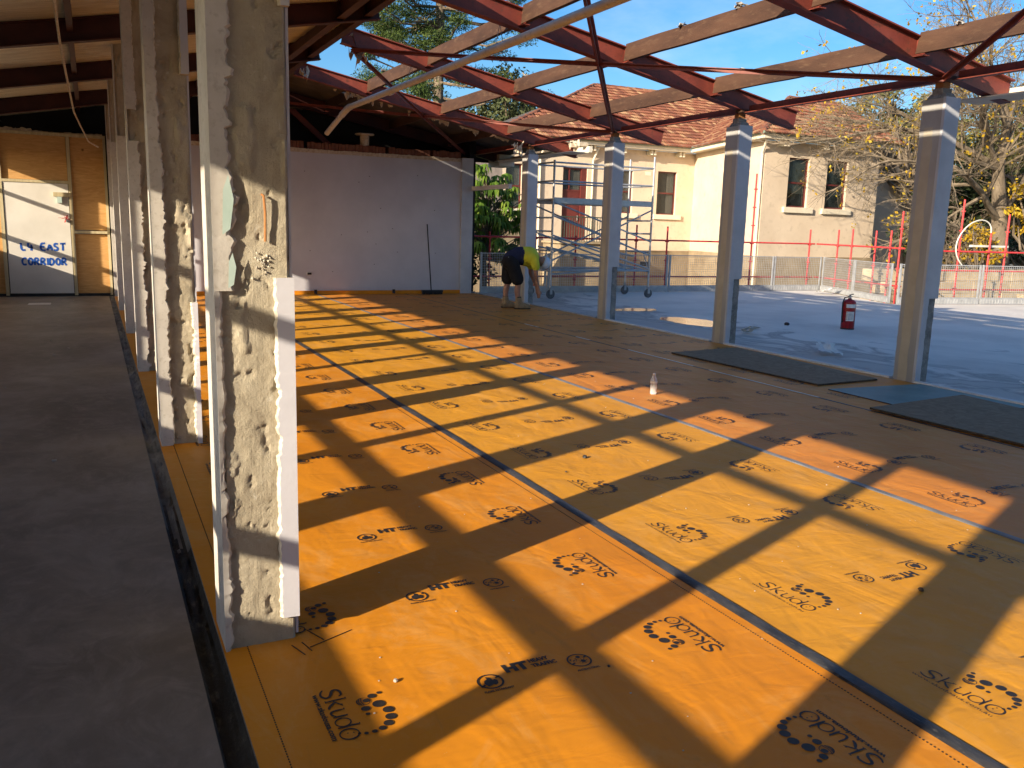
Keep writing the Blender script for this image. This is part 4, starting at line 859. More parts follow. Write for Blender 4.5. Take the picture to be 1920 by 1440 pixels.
for i, (x, y, s, lb) in enumerate(((9.4, 10.7, .30, 'folded white paper on the terrace between second and third grey columns'), (8.9, 8.6, .42, 'flat white paper on the terrace right of the second grey column'), (9.0, 5.7, .35, 'white paper on the terrace at the right edge'), (18.0, 17.6, .55, 'crumpled white cloth at the foot of the mesh fence corner'))):
    scrap('paper_scrap', (x, y, 0.03), s, 'paper_white', lb, 'paper', 40 + i, .10)
for i, (x, y, r, lb) in enumerate(((0.875, 2.66, .009, 'white rubble chip on the orange sheet near the bottom logo'), (1.62, 2.46, .006, 'dark speck of debris on the orange sheet between two beam shadows'), (3.02, 5.02, .018, 'dark debris clump on the yellower sheet'), (3.30, 2.50, .014, 'small brown leaf on the yellower sheet'), (2.72, 4.75, .008, 'curled twig on the yellower sheet near the black tape'), (11.0, 11.6, .05, 'small dark block on the terrace left of the fire extinguisher'), (12.8, 11.9, .04, 'small dark block on the terrace right of the fire extinguisher'))):
    m = MB(); n = 7
    for zz, k in ((0, .8), (.5, 1), (1.0, .6)): m.v += [(x + r * k * math.cos(6.283 * q / n) * random.uniform(.7, 1.2), y + r * k * math.sin(6.283 * q / n) * random.uniform(.7, 1.2), (0.0065 if x < 8 else 0.001) + r * zz) for q in range(n)]
    for l in range(2):
        for q in range(n): m.f.append((l * n + q, l * n + (q + 1) % n, (l + 1) * n + (q + 1) % n, (l + 1) * n + q)); m.mi.append(0)
    m.f.append(tuple(2 * n + q for q in range(n))); m.mi.append(0)
    tag(m.build('rubble_chip' if i == 0 else 'debris_bit', 'rubble' if i == 0 else ('dark_timber' if i in (3, 4) else 'black_plastic'), loc=(x, y, 0)), lb, 'debris')
m = MB()
for q in range(150):
    x, y = random.uniform(.6, 5.5), random.uniform(1.8, 9); r = random.uniform(.0015, .0035); m.box((x, y, .0045), (x + r * 2, y + r * 1.5, .0045 + r))
tag(m.build('floor_grit', 'rubble'), 'tiny pale grit scattered over the sheets', 'grit', kind='stuff')
m = MB()
for q in range(9):
    a = Vector((random.uniform(-1.0, .2), random.uniform(5, 18), .002)); m.box((a.x, a.y, .001), (a.x + random.uniform(.01, .03), a.y + random.uniform(.01, .03), .008))
tag(m.build('corridor_grit', 'rubble'), 'pale grit scattered on the corridor concrete', 'grit', kind='stuff')
tag(MB().box((-1.05, 17.2, .001), (-0.70, 17.55, .004)).build('paper_sheet', 'paper_white', loc=(-.9, 17.3, 0)), 'pale paper lying on the corridor floor before the door', 'paper')
# cornice remnants at the open eave
for a, b, lb in (((9.22, 6.95), (9.22, 3.3), 'cream eave board remnant at the top right corner'), ((9.22, 15.6), (9.22, 19.3), 'cream eave board remnant above the scaffold tower')):
    T = thing('eave_remnant', lb, 'eave', (9.22, a[1], 3.1)); y0, y1 = min(a[1], b[1]), max(a[1], b[1])
    MB().box((9.17, y0, 3.10), (9.24, y1, 3.22)).build('fascia_board', 'house_trim', T); MB().box((8.75, y0 + .03, 3.085), (9.168, y1, 3.10)).build('soffit', 'house_trim', T)
    for k in range(3): MB().box((9.0, y0 + .1 + .35 * k, 3.224), (9.2, y0 + .19 + .35 * k, 3.30)).build('rafter_tail', 'insulation_pale', T)
tag(MB().box((7.98, 16.85, 2.37), (8.06, 18.84, 2.46)).build('window_transom', 'plaster_white', loc=(8.02, 17, 2.37)), 'pale transom rail between far wall and farthest grey column', 'rail')

# puddles on the terrace, wires, clips on the skirting
def puddle(c, rx, ry, label, seed):
    m = MB(); n = 40; v = []
    for k in range(n):
        a = 6.283 * k / n; f = 1 + .30 * fb(math.cos(a) * 1.3, math.sin(a) * 1.3, seed) + .12 * fb(math.cos(a) * 4, math.sin(a) * 4, seed); v.append((c[0] + rx * f * math.cos(a), c[1] + ry * f * math.sin(a), 0.0045))
    m.add(v, [tuple(range(n))]); return tag(m.build('puddle', 'puddle_water', loc=(c[0], c[1], 0)), label, 'puddle')
puddle((9.75, 14.6), .55, .30, 'shallow puddle on the terrace right of the third grey column foot', 3.0)
puddle((9.6, 12.4), .5, .8, 'damp puddle on the terrace between second and third grey columns', 8.0)
tag(MB().tube([(0.62, 6.5, 3.55), (0.9, 8.0, 3.2), (1.4, 10.5, 3.05), (2.2, 14.0, 3.4)], .006, 5).build('loose_wire', 'scrap_grey', loc=(.7, 7, 3.3)), 'thin loose wire hanging between the nearest two stripped columns', 'wire')
for x, lb in ((4.35, 'left'), (6.12, 'right')):
    T = thing('skirting_clip', 'small black clip on the orange upstand, %s one' % lb, 'clip', (x, 18.84, .02))
    MB().box((x - .03, 18.835, .02), (x + .03, 18.853, .11)).build('plate', 'black_plastic', T); MB().box((x - .012, 18.80, .02), (x + .012, 18.834, .05)).build('lug', 'black_plastic', T)

# ---------------------------------------------------------------- mobile scaffold tower
t = thing('scaffold_tower', 'aluminium mobile scaffold tower on wheels behind the grey columns', 'scaffold tower', (10.6, 17.8, 0))
XA, XB, YA, YB = 9.28, 11.92, 17.26, 18.28
al = 'aluminium'
for x in (XA, XB):
    for y in (YA, YB):
        MB().tube([(x, y, 0.24), (x, y, 3.05 if x == XA else 3.26)], 0.025, 10).build('post', al, t, smooth=True)
        w = MB().lathe([(0.06, -.022), (0.10, -.022), (0.105, -.012), (0.105, .012), (0.10, .022), (0.06, .022)], (x, y - .02, 0.105), 20, Matrix.Rotation(R_(90), 3, 'X')).build('wheel', 'tyre_grey', t, smooth=True)
        MB().lathe([(0.058, -.024), (0.058, .024)], (x, y - .02, 0.105), 16, Matrix.Rotation(R_(90), 3, 'X')).build('hub', 'galvanised', w).location = -w.location if False else (0, 0, 0)
        MB().box((x - .03, y - .055, .10), (x + .03, y - .047, .24)).box((x - .03, y + .007, .10), (x + .03, y + .015, .24)).box((x - .03, y - .055, .225), (x + .03, y + .015, .245)).build('caster_fork', 'galvanised', t)
    for z in (0.62, 1.07, 1.5, 1.8, 2.2, 2.6, 3.0): MB().tube([(x, YA, z), (x, YB, z)], 0.02, 8).build('rung', al, t, smooth=True)
    MB().tube([(x, YA, 0.62), (x, YA + .28, 1.07)], .014, 6).build('knee_brace', al, t)
for y in (YA, YB):
    for z in (2.6, 3.0): MB().tube([(XA, y, z), (XB, y, z)], 0.02, 8).build('guard_rail', al, t, smooth=True)
    MB().tube([(XA, y, 0.64), (XB, y, 0.64)], 0.024, 8).build('base_rail', al, t, smooth=True)
for a, b in (((XA, YA, 0.85), (XB, YA, 2.05)), ((XA, YA, 1.85), (XB, YA, 1.0)), ((XA, YB, 0.75), (XB, YB, 1.9)), ((XA, YB, 2.1), (XB, YB, 1.2)), ((XA, YA, 1.42), (XB, YA, 0.68)), ((XA, YA, .55), (XB, YB, .62)), ((XA, YB, 1.5), (XB, YB, .7)), ((XA, YB - .35, 1.15), (XB, YB - .35, .66)), ((XA, YB - .35, 1.42), (XB, YB - .35, .95)), ((XA, YB - .75, 1.15), (XB, YB - .75, .66)), ((XA, YA, 2.15), (XB, YA, 1.32))):
    MB().tube([a, b], 0.019, 8).build('diagonal_brace', al, t, smooth=True)
for k in range(7): MB().box((XA + .2 + .32 * k, YB - .74, 1.06 - .062 * k), (XA + .42 + .32 * k, YB - .36, 1.085 - .062 * k)).build('stair_tread', al, t)
MB().box((XA + .03, YA + .03, 2.195), (XB - .03, YB - .03, 2.225)).build('platform', 'formply_brown', t)
MB().box((XA + .03, YA - .012, 2.12), (XB - .03, YA + .028, 2.245)).box((XA + .03, YB - .028, 2.12), (XB - .03, YB + .012, 2.245)).build('platform_edge', al, t)

# ---------------------------------------------------------------- edge protection
def lerp(a, b, k): return (a[0] + (b[0] - a[0]) * k, a[1] + (b[1] - a[1]) * k)
def mesh_panel(a, b, label, h=0.95, cell=0.062):
    T = thing('mesh_panel', label, 'fence panel', (a[0], a[1], 0), 0, 'mesh panels round the terrace')
    A = Vector((a[0], a[1], 0)); B = Vector((b[0], b[1], 0)); d = (B - A).normalized(); n = Vector((-d.y, d.x, 0)); ln = (B - A).length
    for P in (A + d * .03, B - d * .03): MB().bar(P, P + Vector((0, 0, h + .02)), .04, .04, upv=(d.x, d.y, 0)).build('post', 'galvanised', T)
    for z in (h, 0.16): MB().bar(A + Vector((0, 0, z)), B + Vector((0, 0, z)), .018, .022).build('frame_rail', 'galvanised', T)
    m = MB(); k = int(ln / cell)
    for i in range(1, k): p = A + d * (ln * i / k); m.bar(p + Vector((0, 0, .16)), p + Vector((0, 0, h)), .006, .006, upv=(d.x, d.y, 0))
    z = .16 + cell
    while z < h: m.bar(A + Vector((0, 0, z)), B + Vector((0, 0, z)), .006, .006); z += cell
    o = m.build('wire_mesh', 'galvanised', T); o['kind'] = 'stuff'
    m = MB()
    m.bar(A - n * .03 + Vector((0, 0, .08)), B - n * .03 + Vector((0, 0, .08)), .008, .14)
    i = 0
    while i < ln - .1:
        p = A + d * (i + .05) - n * .037; m.bar(p + Vector((0, 0, .03)), p + Vector((0, 0, .13)), .012, .012, upv=(d.x, d.y, 0)); i += .09
    m.build('toe_board', 'galvanised', T)
pts = [((8.2, 18.80), (19.08, 18.92), ['behind the worker below the drooping leafy tree', 'behind the left leg of the scaffold tower', 'behind the right leg of the scaffold tower', 'between third and second grey columns', 'just right of the second grey column', 'at the far terrace corner']),
       ((19.06, 18.85), (17.35, 14.92), ['left of the fire extinguisher top', 'behind the fire extinguisher, left of the closest grey column']),
       ((17.4, 14.78), (27.0, 13.15), ['just right of the closest grey column', 'second to the right of the closest grey column', 'at the right edge of the view', 'beyond the right edge'])]
for a, b, lb in pts:
    for k, s in enumerate(lb): mesh_panel(lerp(a, b, (k + .006) / len(lb)), lerp(a, b, (k + .994) / len(lb)), 'mesh fence panel %s' % s)
def standard(x, y, top, label, lo=-1.0):
    T = thing('scaffold_standard', label, 'scaffold pole', (x, y, lo), 0, 'red scaffold standards')
    MB().tube([(x, y, lo), (x + .01 * fb(x, y, 0), y, top)], .024, 8).build('pole', 'scaffold_red', T, smooth=True)
    z = 0.3
    while z < top - .05: MB().lathe([(.026, -.02), (.055, -.012), (.055, .012), (.026, .02)], (x, y, z), 8).build('rosette', 'scaffold_red', T); z += 0.5
    MB().box((x - .07, y - .07, lo), (x + .07, y + .07, lo + .01)).build('base_plate', 'scaffold_red', T)
for x, y, z, lb in ((8.75, 19.45, 1.45, 'red scaffold pole behind the mesh beside the far wall'), (10.0, 19.45, 1.42, 'red scaffold pole behind the mesh next to the bent worker'), (11.15, 19.45, 1.4, 'red scaffold pole seen through the middle of the scaffold tower'), (12.95, 19.4, 1.72, 'red scaffold pole at the right leg of the scaffold tower'), (13.90, 19.35, 1.70, 'short red scaffold pole right of the scaffold tower'),
                    (16.80, 19.35, 3.22, 'tall red scaffold pole in front of the house corner'), (18.92, 19.3, 1.74, 'short red scaffold pole left of the fire extinguisher'), (19.05, 18.35, 1.75, 'short red pole above the fire extinguisher, left of a close pair'), (18.95, 17.75, 1.78, 'short red pole above the fire extinguisher, right of a close pair'),
                    (19.35, 17.3, 1.75, 'short red pole midway between extinguisher and closest column'), (19.0, 16.5, 1.76, 'short red pole under the bare branches near the closest column'), (18.6, 15.85, 2.24, 'tall red pole immediately left of the closest grey column'), (18.92, 15.0, 1.75, 'red pole with white hoop immediately right of the closest grey column'),
                    (20.64, 14.85, 1.78, 'red pole whose top carries the round white hoop'), (20.5, 15.6, 2.6, 'tall red pole behind the white hoop against yellow leaves'), (21.35, 14.9, 2.25, 'tall red pole right of the white hoop at the right edge')):
    standard(x, y, z, lb)
def ledger(a, b, label, r=.022): tag(MB().tube([a, b], r, 8).build('scaffold_ledger', 'scaffold_red', loc=a, smooth=True), label, 'scaffold pole', 'red scaffold ledgers')
for z, w in ((1.33, 'upper'), (0.37, 'lower')):
    ledger((8.3, 19.41, z), (13.9, 19.38, z), '%s red ledger behind the scaffold tower' % w); ledger((13.9, 19.33, z), (19.1, 19.28, z), '%s red ledger in front of the cream house' % w)
    ledger((19.2, 19.3, z), (18.6, 15.7, z - .02), '%s red ledger above the fire extinguisher side of the terrace' % w); ledger((18.5, 15.05, z - .05), (26, 14.1, z - .05), '%s red ledger right of the closest grey column' % w)
ledger((18.5, 15.1, .80), (26, 14.2, .80), 'middle red ledger behind the mesh right of the closest grey column')
hp = [(20.64, 14.85, 1.75), (20.62, 14.85, 1.9), (20.50, 14.85, 2.02), (20.30, 14.85, 2.075), (20.08, 14.85, 2.06), (19.83, 14.85, 1.98), (19.62, 14.85, 1.83), (19.46, 14.85, 1.65), (19.38, 14.85, 1.45), (19.42, 14.85, 1.22), (19.54, 14.85, 1.06), (19.70, 14.85, .93)]
tag(MB().tube([(chaikin([(p[0], p[2]) for p in hp], 1)[i][0], 14.85, chaikin([(p[0], p[2]) for p in hp], 1)[i][1]) for i in range(2 * len(hp))], .016, 8).build('white_hoop', 'hose_white', loc=(20.64, 14.85, .9), smooth=True), 'round white plastic hoop bent over a red pole top', 'hoop')
tag(MB().tube([(18.92, 15.0, 1.72), (18.93, 15.0, 1.95), (18.87, 15.0, 2.1), (18.7, 15.0, 2.17), (18.5, 15.0, 2.1)], .016, 8).build('white_hoop', 'hose_white', loc=(18.92, 15, 1.7), smooth=True), 'short curved white hose on the red pole beside the closest column', 'hoop')
tag(MB().box((20.05, 14.9, 1.40), (21.45, 14.98, 1.45)).build('white_batten', 'hose_white', loc=(20.7, 14.9, 1.4)), 'white batten across red poles below the hoop', 'batten')
tag(MB().box((21.6, 14.35, .03), (26.5, 14.6, .22)).build('sole_board', 'timber_sole', loc=(22, 14.4, 0)), 'pale timber sole board behind the mesh at the right edge', 'board')

# ---------------------------------------------------------------- worker bending down
t = thing('person', 'worker in yellow and navy shirt, black shorts and white helmet bending down', 'person', (7.42, 15.22, 0.006), -0.22)
b = MB()
hipR, hipL = (-.10, -.10, .86), (-.12, .10, .86); kR, kL = (.02, -.12, .50), (-.13, .12, .50); aR, aL = (.03, -.13, .10), (-.17, .13, .10)
for h_, k_, a_ in ((hipR, kR, aR), (hipL, kL, aL)):
    b.capsule(h_, k_, .085, .060); b.capsule(k_, ((k_[0] + a_[0]) / 2 - .02, k_[1], .34), .058, .060); b.capsule(((k_[0] + a_[0]) / 2 - .02, k_[1], .34), a_, .058, .042); b.capsule(a_, (a_[0] + .14, a_[1], .05), .045, .04)
b.capsule((-.12, 0, .92), (.03, 0, 1.03), .145, .14); b.capsule((.03, 0, 1.03), (.26, 0, 1.02), .14, .155); b.capsule((.26, -.08, 1.0), (.26, .08, 1.0), .13, .13)
b.capsule((.30, 0, 1.0), (.46, 0, .95), .075, .06); b.capsule((.50, 0, .92), (.58, 0, .88), .10, .095); b.capsule((.55, 0, .84), (.60, 0, .80), .06, .045)
b.capsule((.635, 0, .845), (.645, 0, .825), .016, .018)          # nose
for s in (-1, 1): b.capsule((.53, s * .10, .885), (.535, s * .105, .86), .02, .016)   # ears
for s, wx, wz in ((-1, .42, .39), (1, .46, .40)):
    sh = (.33, s * .175, .985); el = (.345, s * .20, .69); wr = (wx, s * .12, wz)
    b.capsule(sh, el, .062, .047); b.capsule(el, wr, .046, .031); b.capsule(wr, (wx + .02, s * .115, wz - .08), .036, .038)
    for q in range(4): b.capsule((wx + .05 - .022 * q, s * .11, wz - .09), (wx + .055 - .018 * q, s * .10, wz - .14 - .012 * (q in (1, 2))), .0105, .0095); b.capsule((wx + .055 - .018 * q, s * .10, wz - .14), (wx + .05 - .018 * q, s * .085, wz - .17 - .01 * (q in (1, 2))), .0095, .008)
    b.capsule((wx + .045, s * .105, wz - .05), (wx + .085, s * .095, wz - .09), .013, .010)
remesh(b, 'body', 'skin', .0105, t, 2)
c = MB()
c.capsule((-.10, 0, .96), (.04, 0, 1.045), .165, .155); c.capsule((.04, 0, 1.045), (.26, 0, 1.03), .155, .175); c.capsule((.26, -.09, 1.0), (.26, .09, 1.0), .15, .15); c.capsule((.05, 0, .98), (.26, 0, .93), .13, .13); c.capsule((.28, 0, 1.01), (.36, 0, .985), .12, .10)
for s in (-1, 1): c.capsule((.31, s * .165, .99), (.34, s * .195, .82), .088, .082)
remesh(c, 'shirt', ['hivis_yellow', 'navy_cloth'], .013, t, 3, lambda p: 1 if p.x < .115 + .03 * math.sin(p.z * 30) * .3 else 0)
c = MB(); c.capsule((-.13, -.06, .90), (-.13, .06, .90), .155, .155)
for h_, k_ in ((hipR, kR), (hipL, kL)): c.capsule(h_, (k_[0] * .9 + h_[0] * .1 - .01, k_[1], .575), .135, .128)
remesh(c, 'shorts', 'black_cloth', .014, t, 2)
MB().box((-.20, -.13, .985), (-.10, -.155, 1.0)).build('shirt_hem', 'plaster_white', t, local=True)
for a_ in (aR, aL):
    c = MB(); c.capsule((a_[0], a_[1], .20), (a_[0] + .01, a_[1], .07), .062, .066); c.capsule((a_[0] - .02, a_[1], .055), (a_[0] + .19, a_[1], .045), .058, .050); c.capsule((a_[0] + .05, a_[1], .09), (a_[0] + .13, a_[1], .065), .055, .05)
    bo = remesh(c, 'boot', 'boot_suede', .011, t, 2)
    m = MB().box((a_[0] - .075, a_[1] - .052, 0), (a_[0] + .235, a_[1] + .052, .022)); m.build('sole', 'ply_edge', bo, local=True)
    MB().lathe([(.056, .20), (.054, .235), (.046, .24)], (a_[0], a_[1], 0), 14).build('sock', 'black_cloth', t, local=True, smooth=True)
HM = Matrix.Rotation(R_(115), 3, 'Y')
h = MB().lathe([(.128, -.005), (.130, .03), (.120, .075), (.095, .115), (.055, .138), (.012, .145)], (.535, 0, .905), 22, HM).build('helmet', 'helmet_white', t, smooth=True, local=True)
MB().lathe([(.129, -.012), (.150, -.010), (.150, 0), (.129, .004)], (.535, 0, .905), 22, HM).build('brim', 'helmet_white', h, smooth=True, local=True)
MB().box((.60, -.03, .955), (.615, .03, .975)).build('helmet_stripe', 'blue_paint', h, local=True)

# ---------------------------------------------------------------- the house beyond the terrace
H = thing('cream_house', 'cream rendered house with red tiled hipped roof beyond the terrace fence', 'house', (22, 28, -1))
WA, WC = 31.1, 24.7                       # wall planes of the long side and the projecting wing
XCL, XCR, XBA = 21.75, 27.4, 23.55         # wing corners, inner corner
def quadwall(name, x0, x1, y, z0, z1, holes, mat, depth=0.22):
    """wall facing -Y with real openings; strips between the holes"""
    m = MB(); xs = sorted({x0, x1, *[h_[0] for h_ in holes], *[h_[1] for h_ in holes]}); zs = sorted({z0, z1, *[h_[2] for h_ in holes], *[h_[3] for h_ in holes]})
    for xa, xb in zip(xs[:-1], xs[1:]):
        for za, zb_ in zip(zs[:-1], zs[1:]):
            if any(h_[0] - 1e-6 <= xa and xb <= h_[1] + 1e-6 and h_[2] - 1e-6 <= za and zb_ <= h_[3] + 1e-6 for h_ in holes): continue
            m.add([(xa, y, za), (xb, y, za), (xb, y, zb_), (xa, y, zb_)], [(0, 1, 2, 3)])
    for xa, xb, za, zb_ in holes:
        m.add([(xa, y, za), (xb, y, za), (xb, y, zb_), (xa, y, zb_), (xa, y + depth, za), (xb, y + depth, za), (xb, y + depth, zb_), (xa, y + depth, zb_)], [(0, 4, 5, 1), (1, 5, 6, 2), (2, 6, 7, 3), (3, 7, 4, 0)])
    return m.build(name, mat, H)
winA = [(21.68, 22.66, 2.27, 4.05), (19.75, 20.45, 2.27, 4.02), (14.6, 15.3, 2.3, 4.0)]; doorA = (17.12, 18.25, 1.10, 4.0)
winC = [(22.90, 23.88, 2.57, 4.32), (24.76, 25.80, 2.57, 4.32)]
quadwall('wall', 14.45, XBA, WA, 0.75, 4.86, winA + [doorA], 'house_render'); quadwall('wall', XCL, XCR, WC, 0.78, 4.86, winC, 'house_render')
m = MB(); m.add([(XCL, WC, .78), (XCL, WC, 4.86), (XBA, WA, 4.86), (XBA, WA, .78)], [(0, 1, 2, 3)]); m.build('wall', 'house_render', H)
m = MB(); m.add([(XCR, WC, .78), (XCR, WC, 4.86), (XCR + .4, 34, 4.86), (XCR + .4, 34, .78)], [(0, 3, 2, 1)]); m.build('wall', 'house_render', H)
m = MB(); m.add([(14.4, WA - .05, -1), (XBA, WA - .05, -1), (XBA, WA - .05, .75), (14.4, WA - .05, .75), (14.4, WA, .75), (XBA, WA, .75)], [(0, 1, 2, 3), (3, 2, 5, 4)])
m.add([(XCL - .05, WC - .06, -1), (XCR + .05, WC - .06, -1), (XCR + .05, WC - .06, .78), (XCL - .05, WC - .06, .78), (XBA - .05, WA, -1), (XBA - .05, WA, .78), (XCL, WC, .78), (XCR, WC, .78)], [(0, 1, 2, 3), (4, 0, 3, 5), (3, 2, 7, 6)])
m.build('stone_plinth', 'plinth_stone', H)
for x in (19.3, 21.0): MB().box((x, WA - .07, .1), (x + .5, WA - .045, .28)).build('plinth_vent', 'room_dark', H)
def window(x0, x1, z0, z1, y, curtain):
    w = 0.05; Wd = bpy.data.objects.new('window', None); COL.objects.link(Wd); Wd.parent = H; Wd.location = Vector((x0, y, z0)) - H.location
    def bx(name, lo, hi, mat):
        off = Vector((x0, y, z0)); o = MB().box(tuple(Vector(lo) - off), tuple(Vector(hi) - off)).build(name, mat, Wd, local=True); return o
    d0, d1 = y + .10, y + .17; zm = (z0 + z1) / 2
    m = MB(); off = Vector((x0, y, z0))
    for lo, hi in (((x0, d0, z0), (x0 + w, d1, z1)), ((x1 - w, d0, z0), (x1, d1, z1)), ((x0 + w, d0, z0), (x1 - w, d1, z0 + w)), ((x0 + w, d0, z1 - w), (x1 - w, d1, z1)), ((x0 + w, d0 + .01, zm - .03), (x1 - w, d1 - .01, zm + .03))): m.box(tuple(Vector(lo) - off), tuple(Vector(hi) - off))
    m.build('frame', 'window_red', Wd, local=True)
    bx('pane', (x0 + w, d0 + .03, zm + .03), (x1 - w, d0 + .036, z1 - w), 'window_glass'); bx('pane', (x0 + w, d0 + .04, z0 + w), (x1 - w, d0 + .046, zm - .03), 'window_glass')
    bx('room', (x0 - .02, d1 + .25, z0 - .02), (x1 + .02, d1 + .27, z1 + .02), 'room_dark')
    if curtain == 'side': bx('curtain', (x1 - .36, d1 + .03, z0 + .04), (x1 - .02, d1 + .06, z1 - .05), 'curtain')
    elif curtain == 'all': bx('curtain', (x0 + .05, d1 + .03, z0 + .04), (x1 - .05, d1 + .06, z1 - .05), 'curtain')
    elif curtain == 'blind': bx('blind', (x0 + .05, d1 + .03, z0 + .5), (x1 - .05, d1 + .05, z1 - .05), 'gutter_green')
    bx('sill', (x0 - .17, y - .10, z0 - .20), (x1 + .25, y + .10, z0 - .005), 'house_trim')
for i, (a, b_, c, d) in enumerate(winA): window(a, b_, c, d, WA, ['side', 'all', 'all'][i])
for i, (a, b_, c, d) in enumerate(winC): window(a, b_, c, d, WC, 'blind')
# red door with glazed top
D = bpy.data.objects.new('door', None); COL.objects.link(D); D.parent = H; D.location = Vector((17.1, WA, 1.1)) - H.location
off = Vector((17.1, WA, 1.1))
def dbx(name, lo, hi, mat): return MB().box(tuple(Vector(lo) - off), tuple(Vector(hi) - off)).build(name, mat, D, local=True)
dbx('frame', (17.12, WA + .10, 1.1), (17.20, WA + .2, 4.0), 'window_red'); dbx('frame', (18.0, WA + .06, 1.1), (18.25, WA + .2, 4.0), 'window_red'); dbx('frame', (17.2, WA + .10, 3.92), (18.0, WA + .2, 4.0), 'window_red')
dbx('leaf', (17.2, WA + .13, 1.1), (18.0, WA + .18, 3.05), 'window_red'); dbx('pane', (17.2, WA + .14, 3.12), (18.0, WA + .147, 3.92), 'window_glass'); dbx('glazing_bar', (17.45, WA + .11, 3.1), (17.50, WA + .17, 3.92), 'window_red')
dbx('curtain', (17.2, WA + .2, 3.1), (18.0, WA + .22, 3.92), 'curtain'); dbx('transom', (17.2, WA + .11, 3.05), (18.0, WA + .19, 3.12), 'window_red'); dbx('handle', (17.9, WA + .09, 1.9), (17.93, WA + .13, 2.1), 'aluminium')
MB().box((16.2, WA - 1.6, 1.0), (19.0, WA - .06, 1.08)).box((16.3, WA - 1.5, -1), (18.9, WA - .07, 1.0)).build('landing', 'plinth_stone', H)
m = MB()
for k in range(24): x = 16.3 + 2.6 * k / 23; m.bar((x, WA - 1.55, 1.08), (x, WA - 1.55, 2.0), .022, .022)
m.build('balusters', 'rail_green', H); MB().bar((16.25, WA - 1.55, 2.02), (18.95, WA - 1.55, 2.02), .06, .04).build('handrail', 'rail_green', H)
for x in (18.45, 16.05): MB().tube([(x, WA - .07, .0), (x, WA - .07, 4.3), (x + .1, WA - .3, 4.8)], .045, 8).build('downpipe', 'house_trim', H, smooth=True)
MB().tube([(21.70, WC + .1, -.5), (21.66, WC + .05, 4.4), (21.5, WC - .3, 4.8)], .05, 8).build('downpipe', 'house_trim', H, smooth=True)
for x in (21.05, 13.0): MB().box((x, WA - .012, 3.85), (x + .28, WA - .002, 4.0)).build('wall_vent', 'house_trim', H)
x = 16.7
while x < 23.2:      # paired eave brackets
    for q in (0, .16): MB().box((x + q, WA - .35, 4.66), (x + q + .09, WA - .002, 4.85)).build('eave_bracket', 'house_trim', H)
    x += 1.45
for x in (22.3, 24.2, 26.2):
    for q in (0, .16): MB().box((x + q, WC - .35, 4.66), (x + q + .09, WC - .002, 4.85)).build('eave_bracket', 'house_trim', H)
EA, EC = WA - .5, WC - .5
MB().box((14.1, EA - .02, 4.86), (22.9, EA + .04, 5.06)).build('fascia', 'house_trim', H); MB().box((21.2, EC - .02, 4.86), (28.0, EC + .04, 5.06)).build('fascia', 'house_trim', H)
MB().bar((21.22, EC + .06, 4.96), (22.95, EA - .06, 4.96), .06, .20).build('fascia', 'house_trim', H)
m = MB(); m.add([(14.1, EA + .04, 4.868), (22.95, EA + .04, 4.868), (23.6, WA + .02, 4.868), (14.1, WA + .02, 4.868)], [(0, 1, 2, 3)]); m.add([(21.2, EC + .04, 4.868), (28, EC + .04, 4.868), (28, WC + .02, 4.868), (21.8, WC + .02, 4.868)], [(0, 1, 2, 3)]); m.add([(21.25, EC + .1, 4.87), (21.8, WC, 4.87), (23.6, WA, 4.87), (22.95, EA, 4.87)], [(0, 1, 2, 3)]); m.build('soffit', 'house_trim', H)
MB().tube([(14.0, EA - .07, 5.05), (22.9, EA - .07, 5.05)], .06, 8).build('gutter', 'gutter_green', H); MB().tube([(21.1, EC - .07, 5.05), (28.1, EC - .07, 5.05)], .06, 8).build('gutter', 'gutter_green', H); MB().tube([(21.13, EC, 5.05), (22.88, EA - .1, 5.05)], .06, 8).build('gutter', 'gutter_green', H)
# tiled roofs: planes given by eave line and pitch; each tile a small lipped slab
PITCH_M = 0.55
def tile_geo(w=.225, l=.40, t=.048):
    prof = [(-w / 2, .0), (-w * .3, .028), (-w * .08, .004), (w * .12, .028), (w * .34, .012), (w / 2, .0)]
    v = [(x, -l / 2, z + t) for x, z in prof] + [(x, l / 2, z) for x, z in prof] + [(x, -l / 2, z) for x, z in prof]; n = len(prof)
    f = [(i, i + 1, n + i + 1, n + i) for i in range(n - 1)] + [(2 * n + i, 2 * n + i + 1, i + 1, i) for i in range(n - 1)]
    return v, f
TV, TF = tile_geo()
tile_me = MB().add(TV, TF).mesh('roof_tile', 'roof_tile')
def tiled(org, ex, ey, inside, single, name, px=.222, py=.34):
    """org: eave corner, ex: unit along the eave, ey: unit up the slope"""
    org, ex, ey = Vector(org), Vector(ex).normalized(), Vector(ey).normalized(); ez = ex.cross(ey); mb = MB(); cnt = 0
    tilt = Matrix.Rotation(R_(2.5), 3, 'X')
    for j in range(60):
        for i in range(-20, 120):
            p = org + ex * (i * px) + ey * (j * py + .12)
            if not inside(p): continue
            jx = random.uniform(-.008, .008); jz = random.uniform(-.004, .006)
            if single and cnt < 300:
                o = bpy.data.objects.new('roof_tile', tile_me); COL.objects.link(o); o.parent = H
                rm = Matrix((ex, ey, ez)).transposed().to_4x4(); rm.translation = p + ex * jx + ez * (jz + .03) - H.location; o.matrix_local = rm; cnt += 1
            else:
                o = len(mb.v); mb.v += [tuple(p + ex * (v[0] + jx) + ey * v[1] + ez * (v[2] + jz + .03)) for v in TV]; mb.f += [tuple(k + o for k in f) for f in TF]; mb.mi += [0] * len(TF)
    if mb.v: o = mb.build(name, 'roof_tile', H); o['kind'] = 'stuff'
ZE = 5.02; s_ = PITCH_M; nrm = math.sqrt(1 + s_ * s_)
AX = (21.5, 36.1)     # main ridge start; wing apex
ridge_z = ZE + s_ * (36.2 - EA)
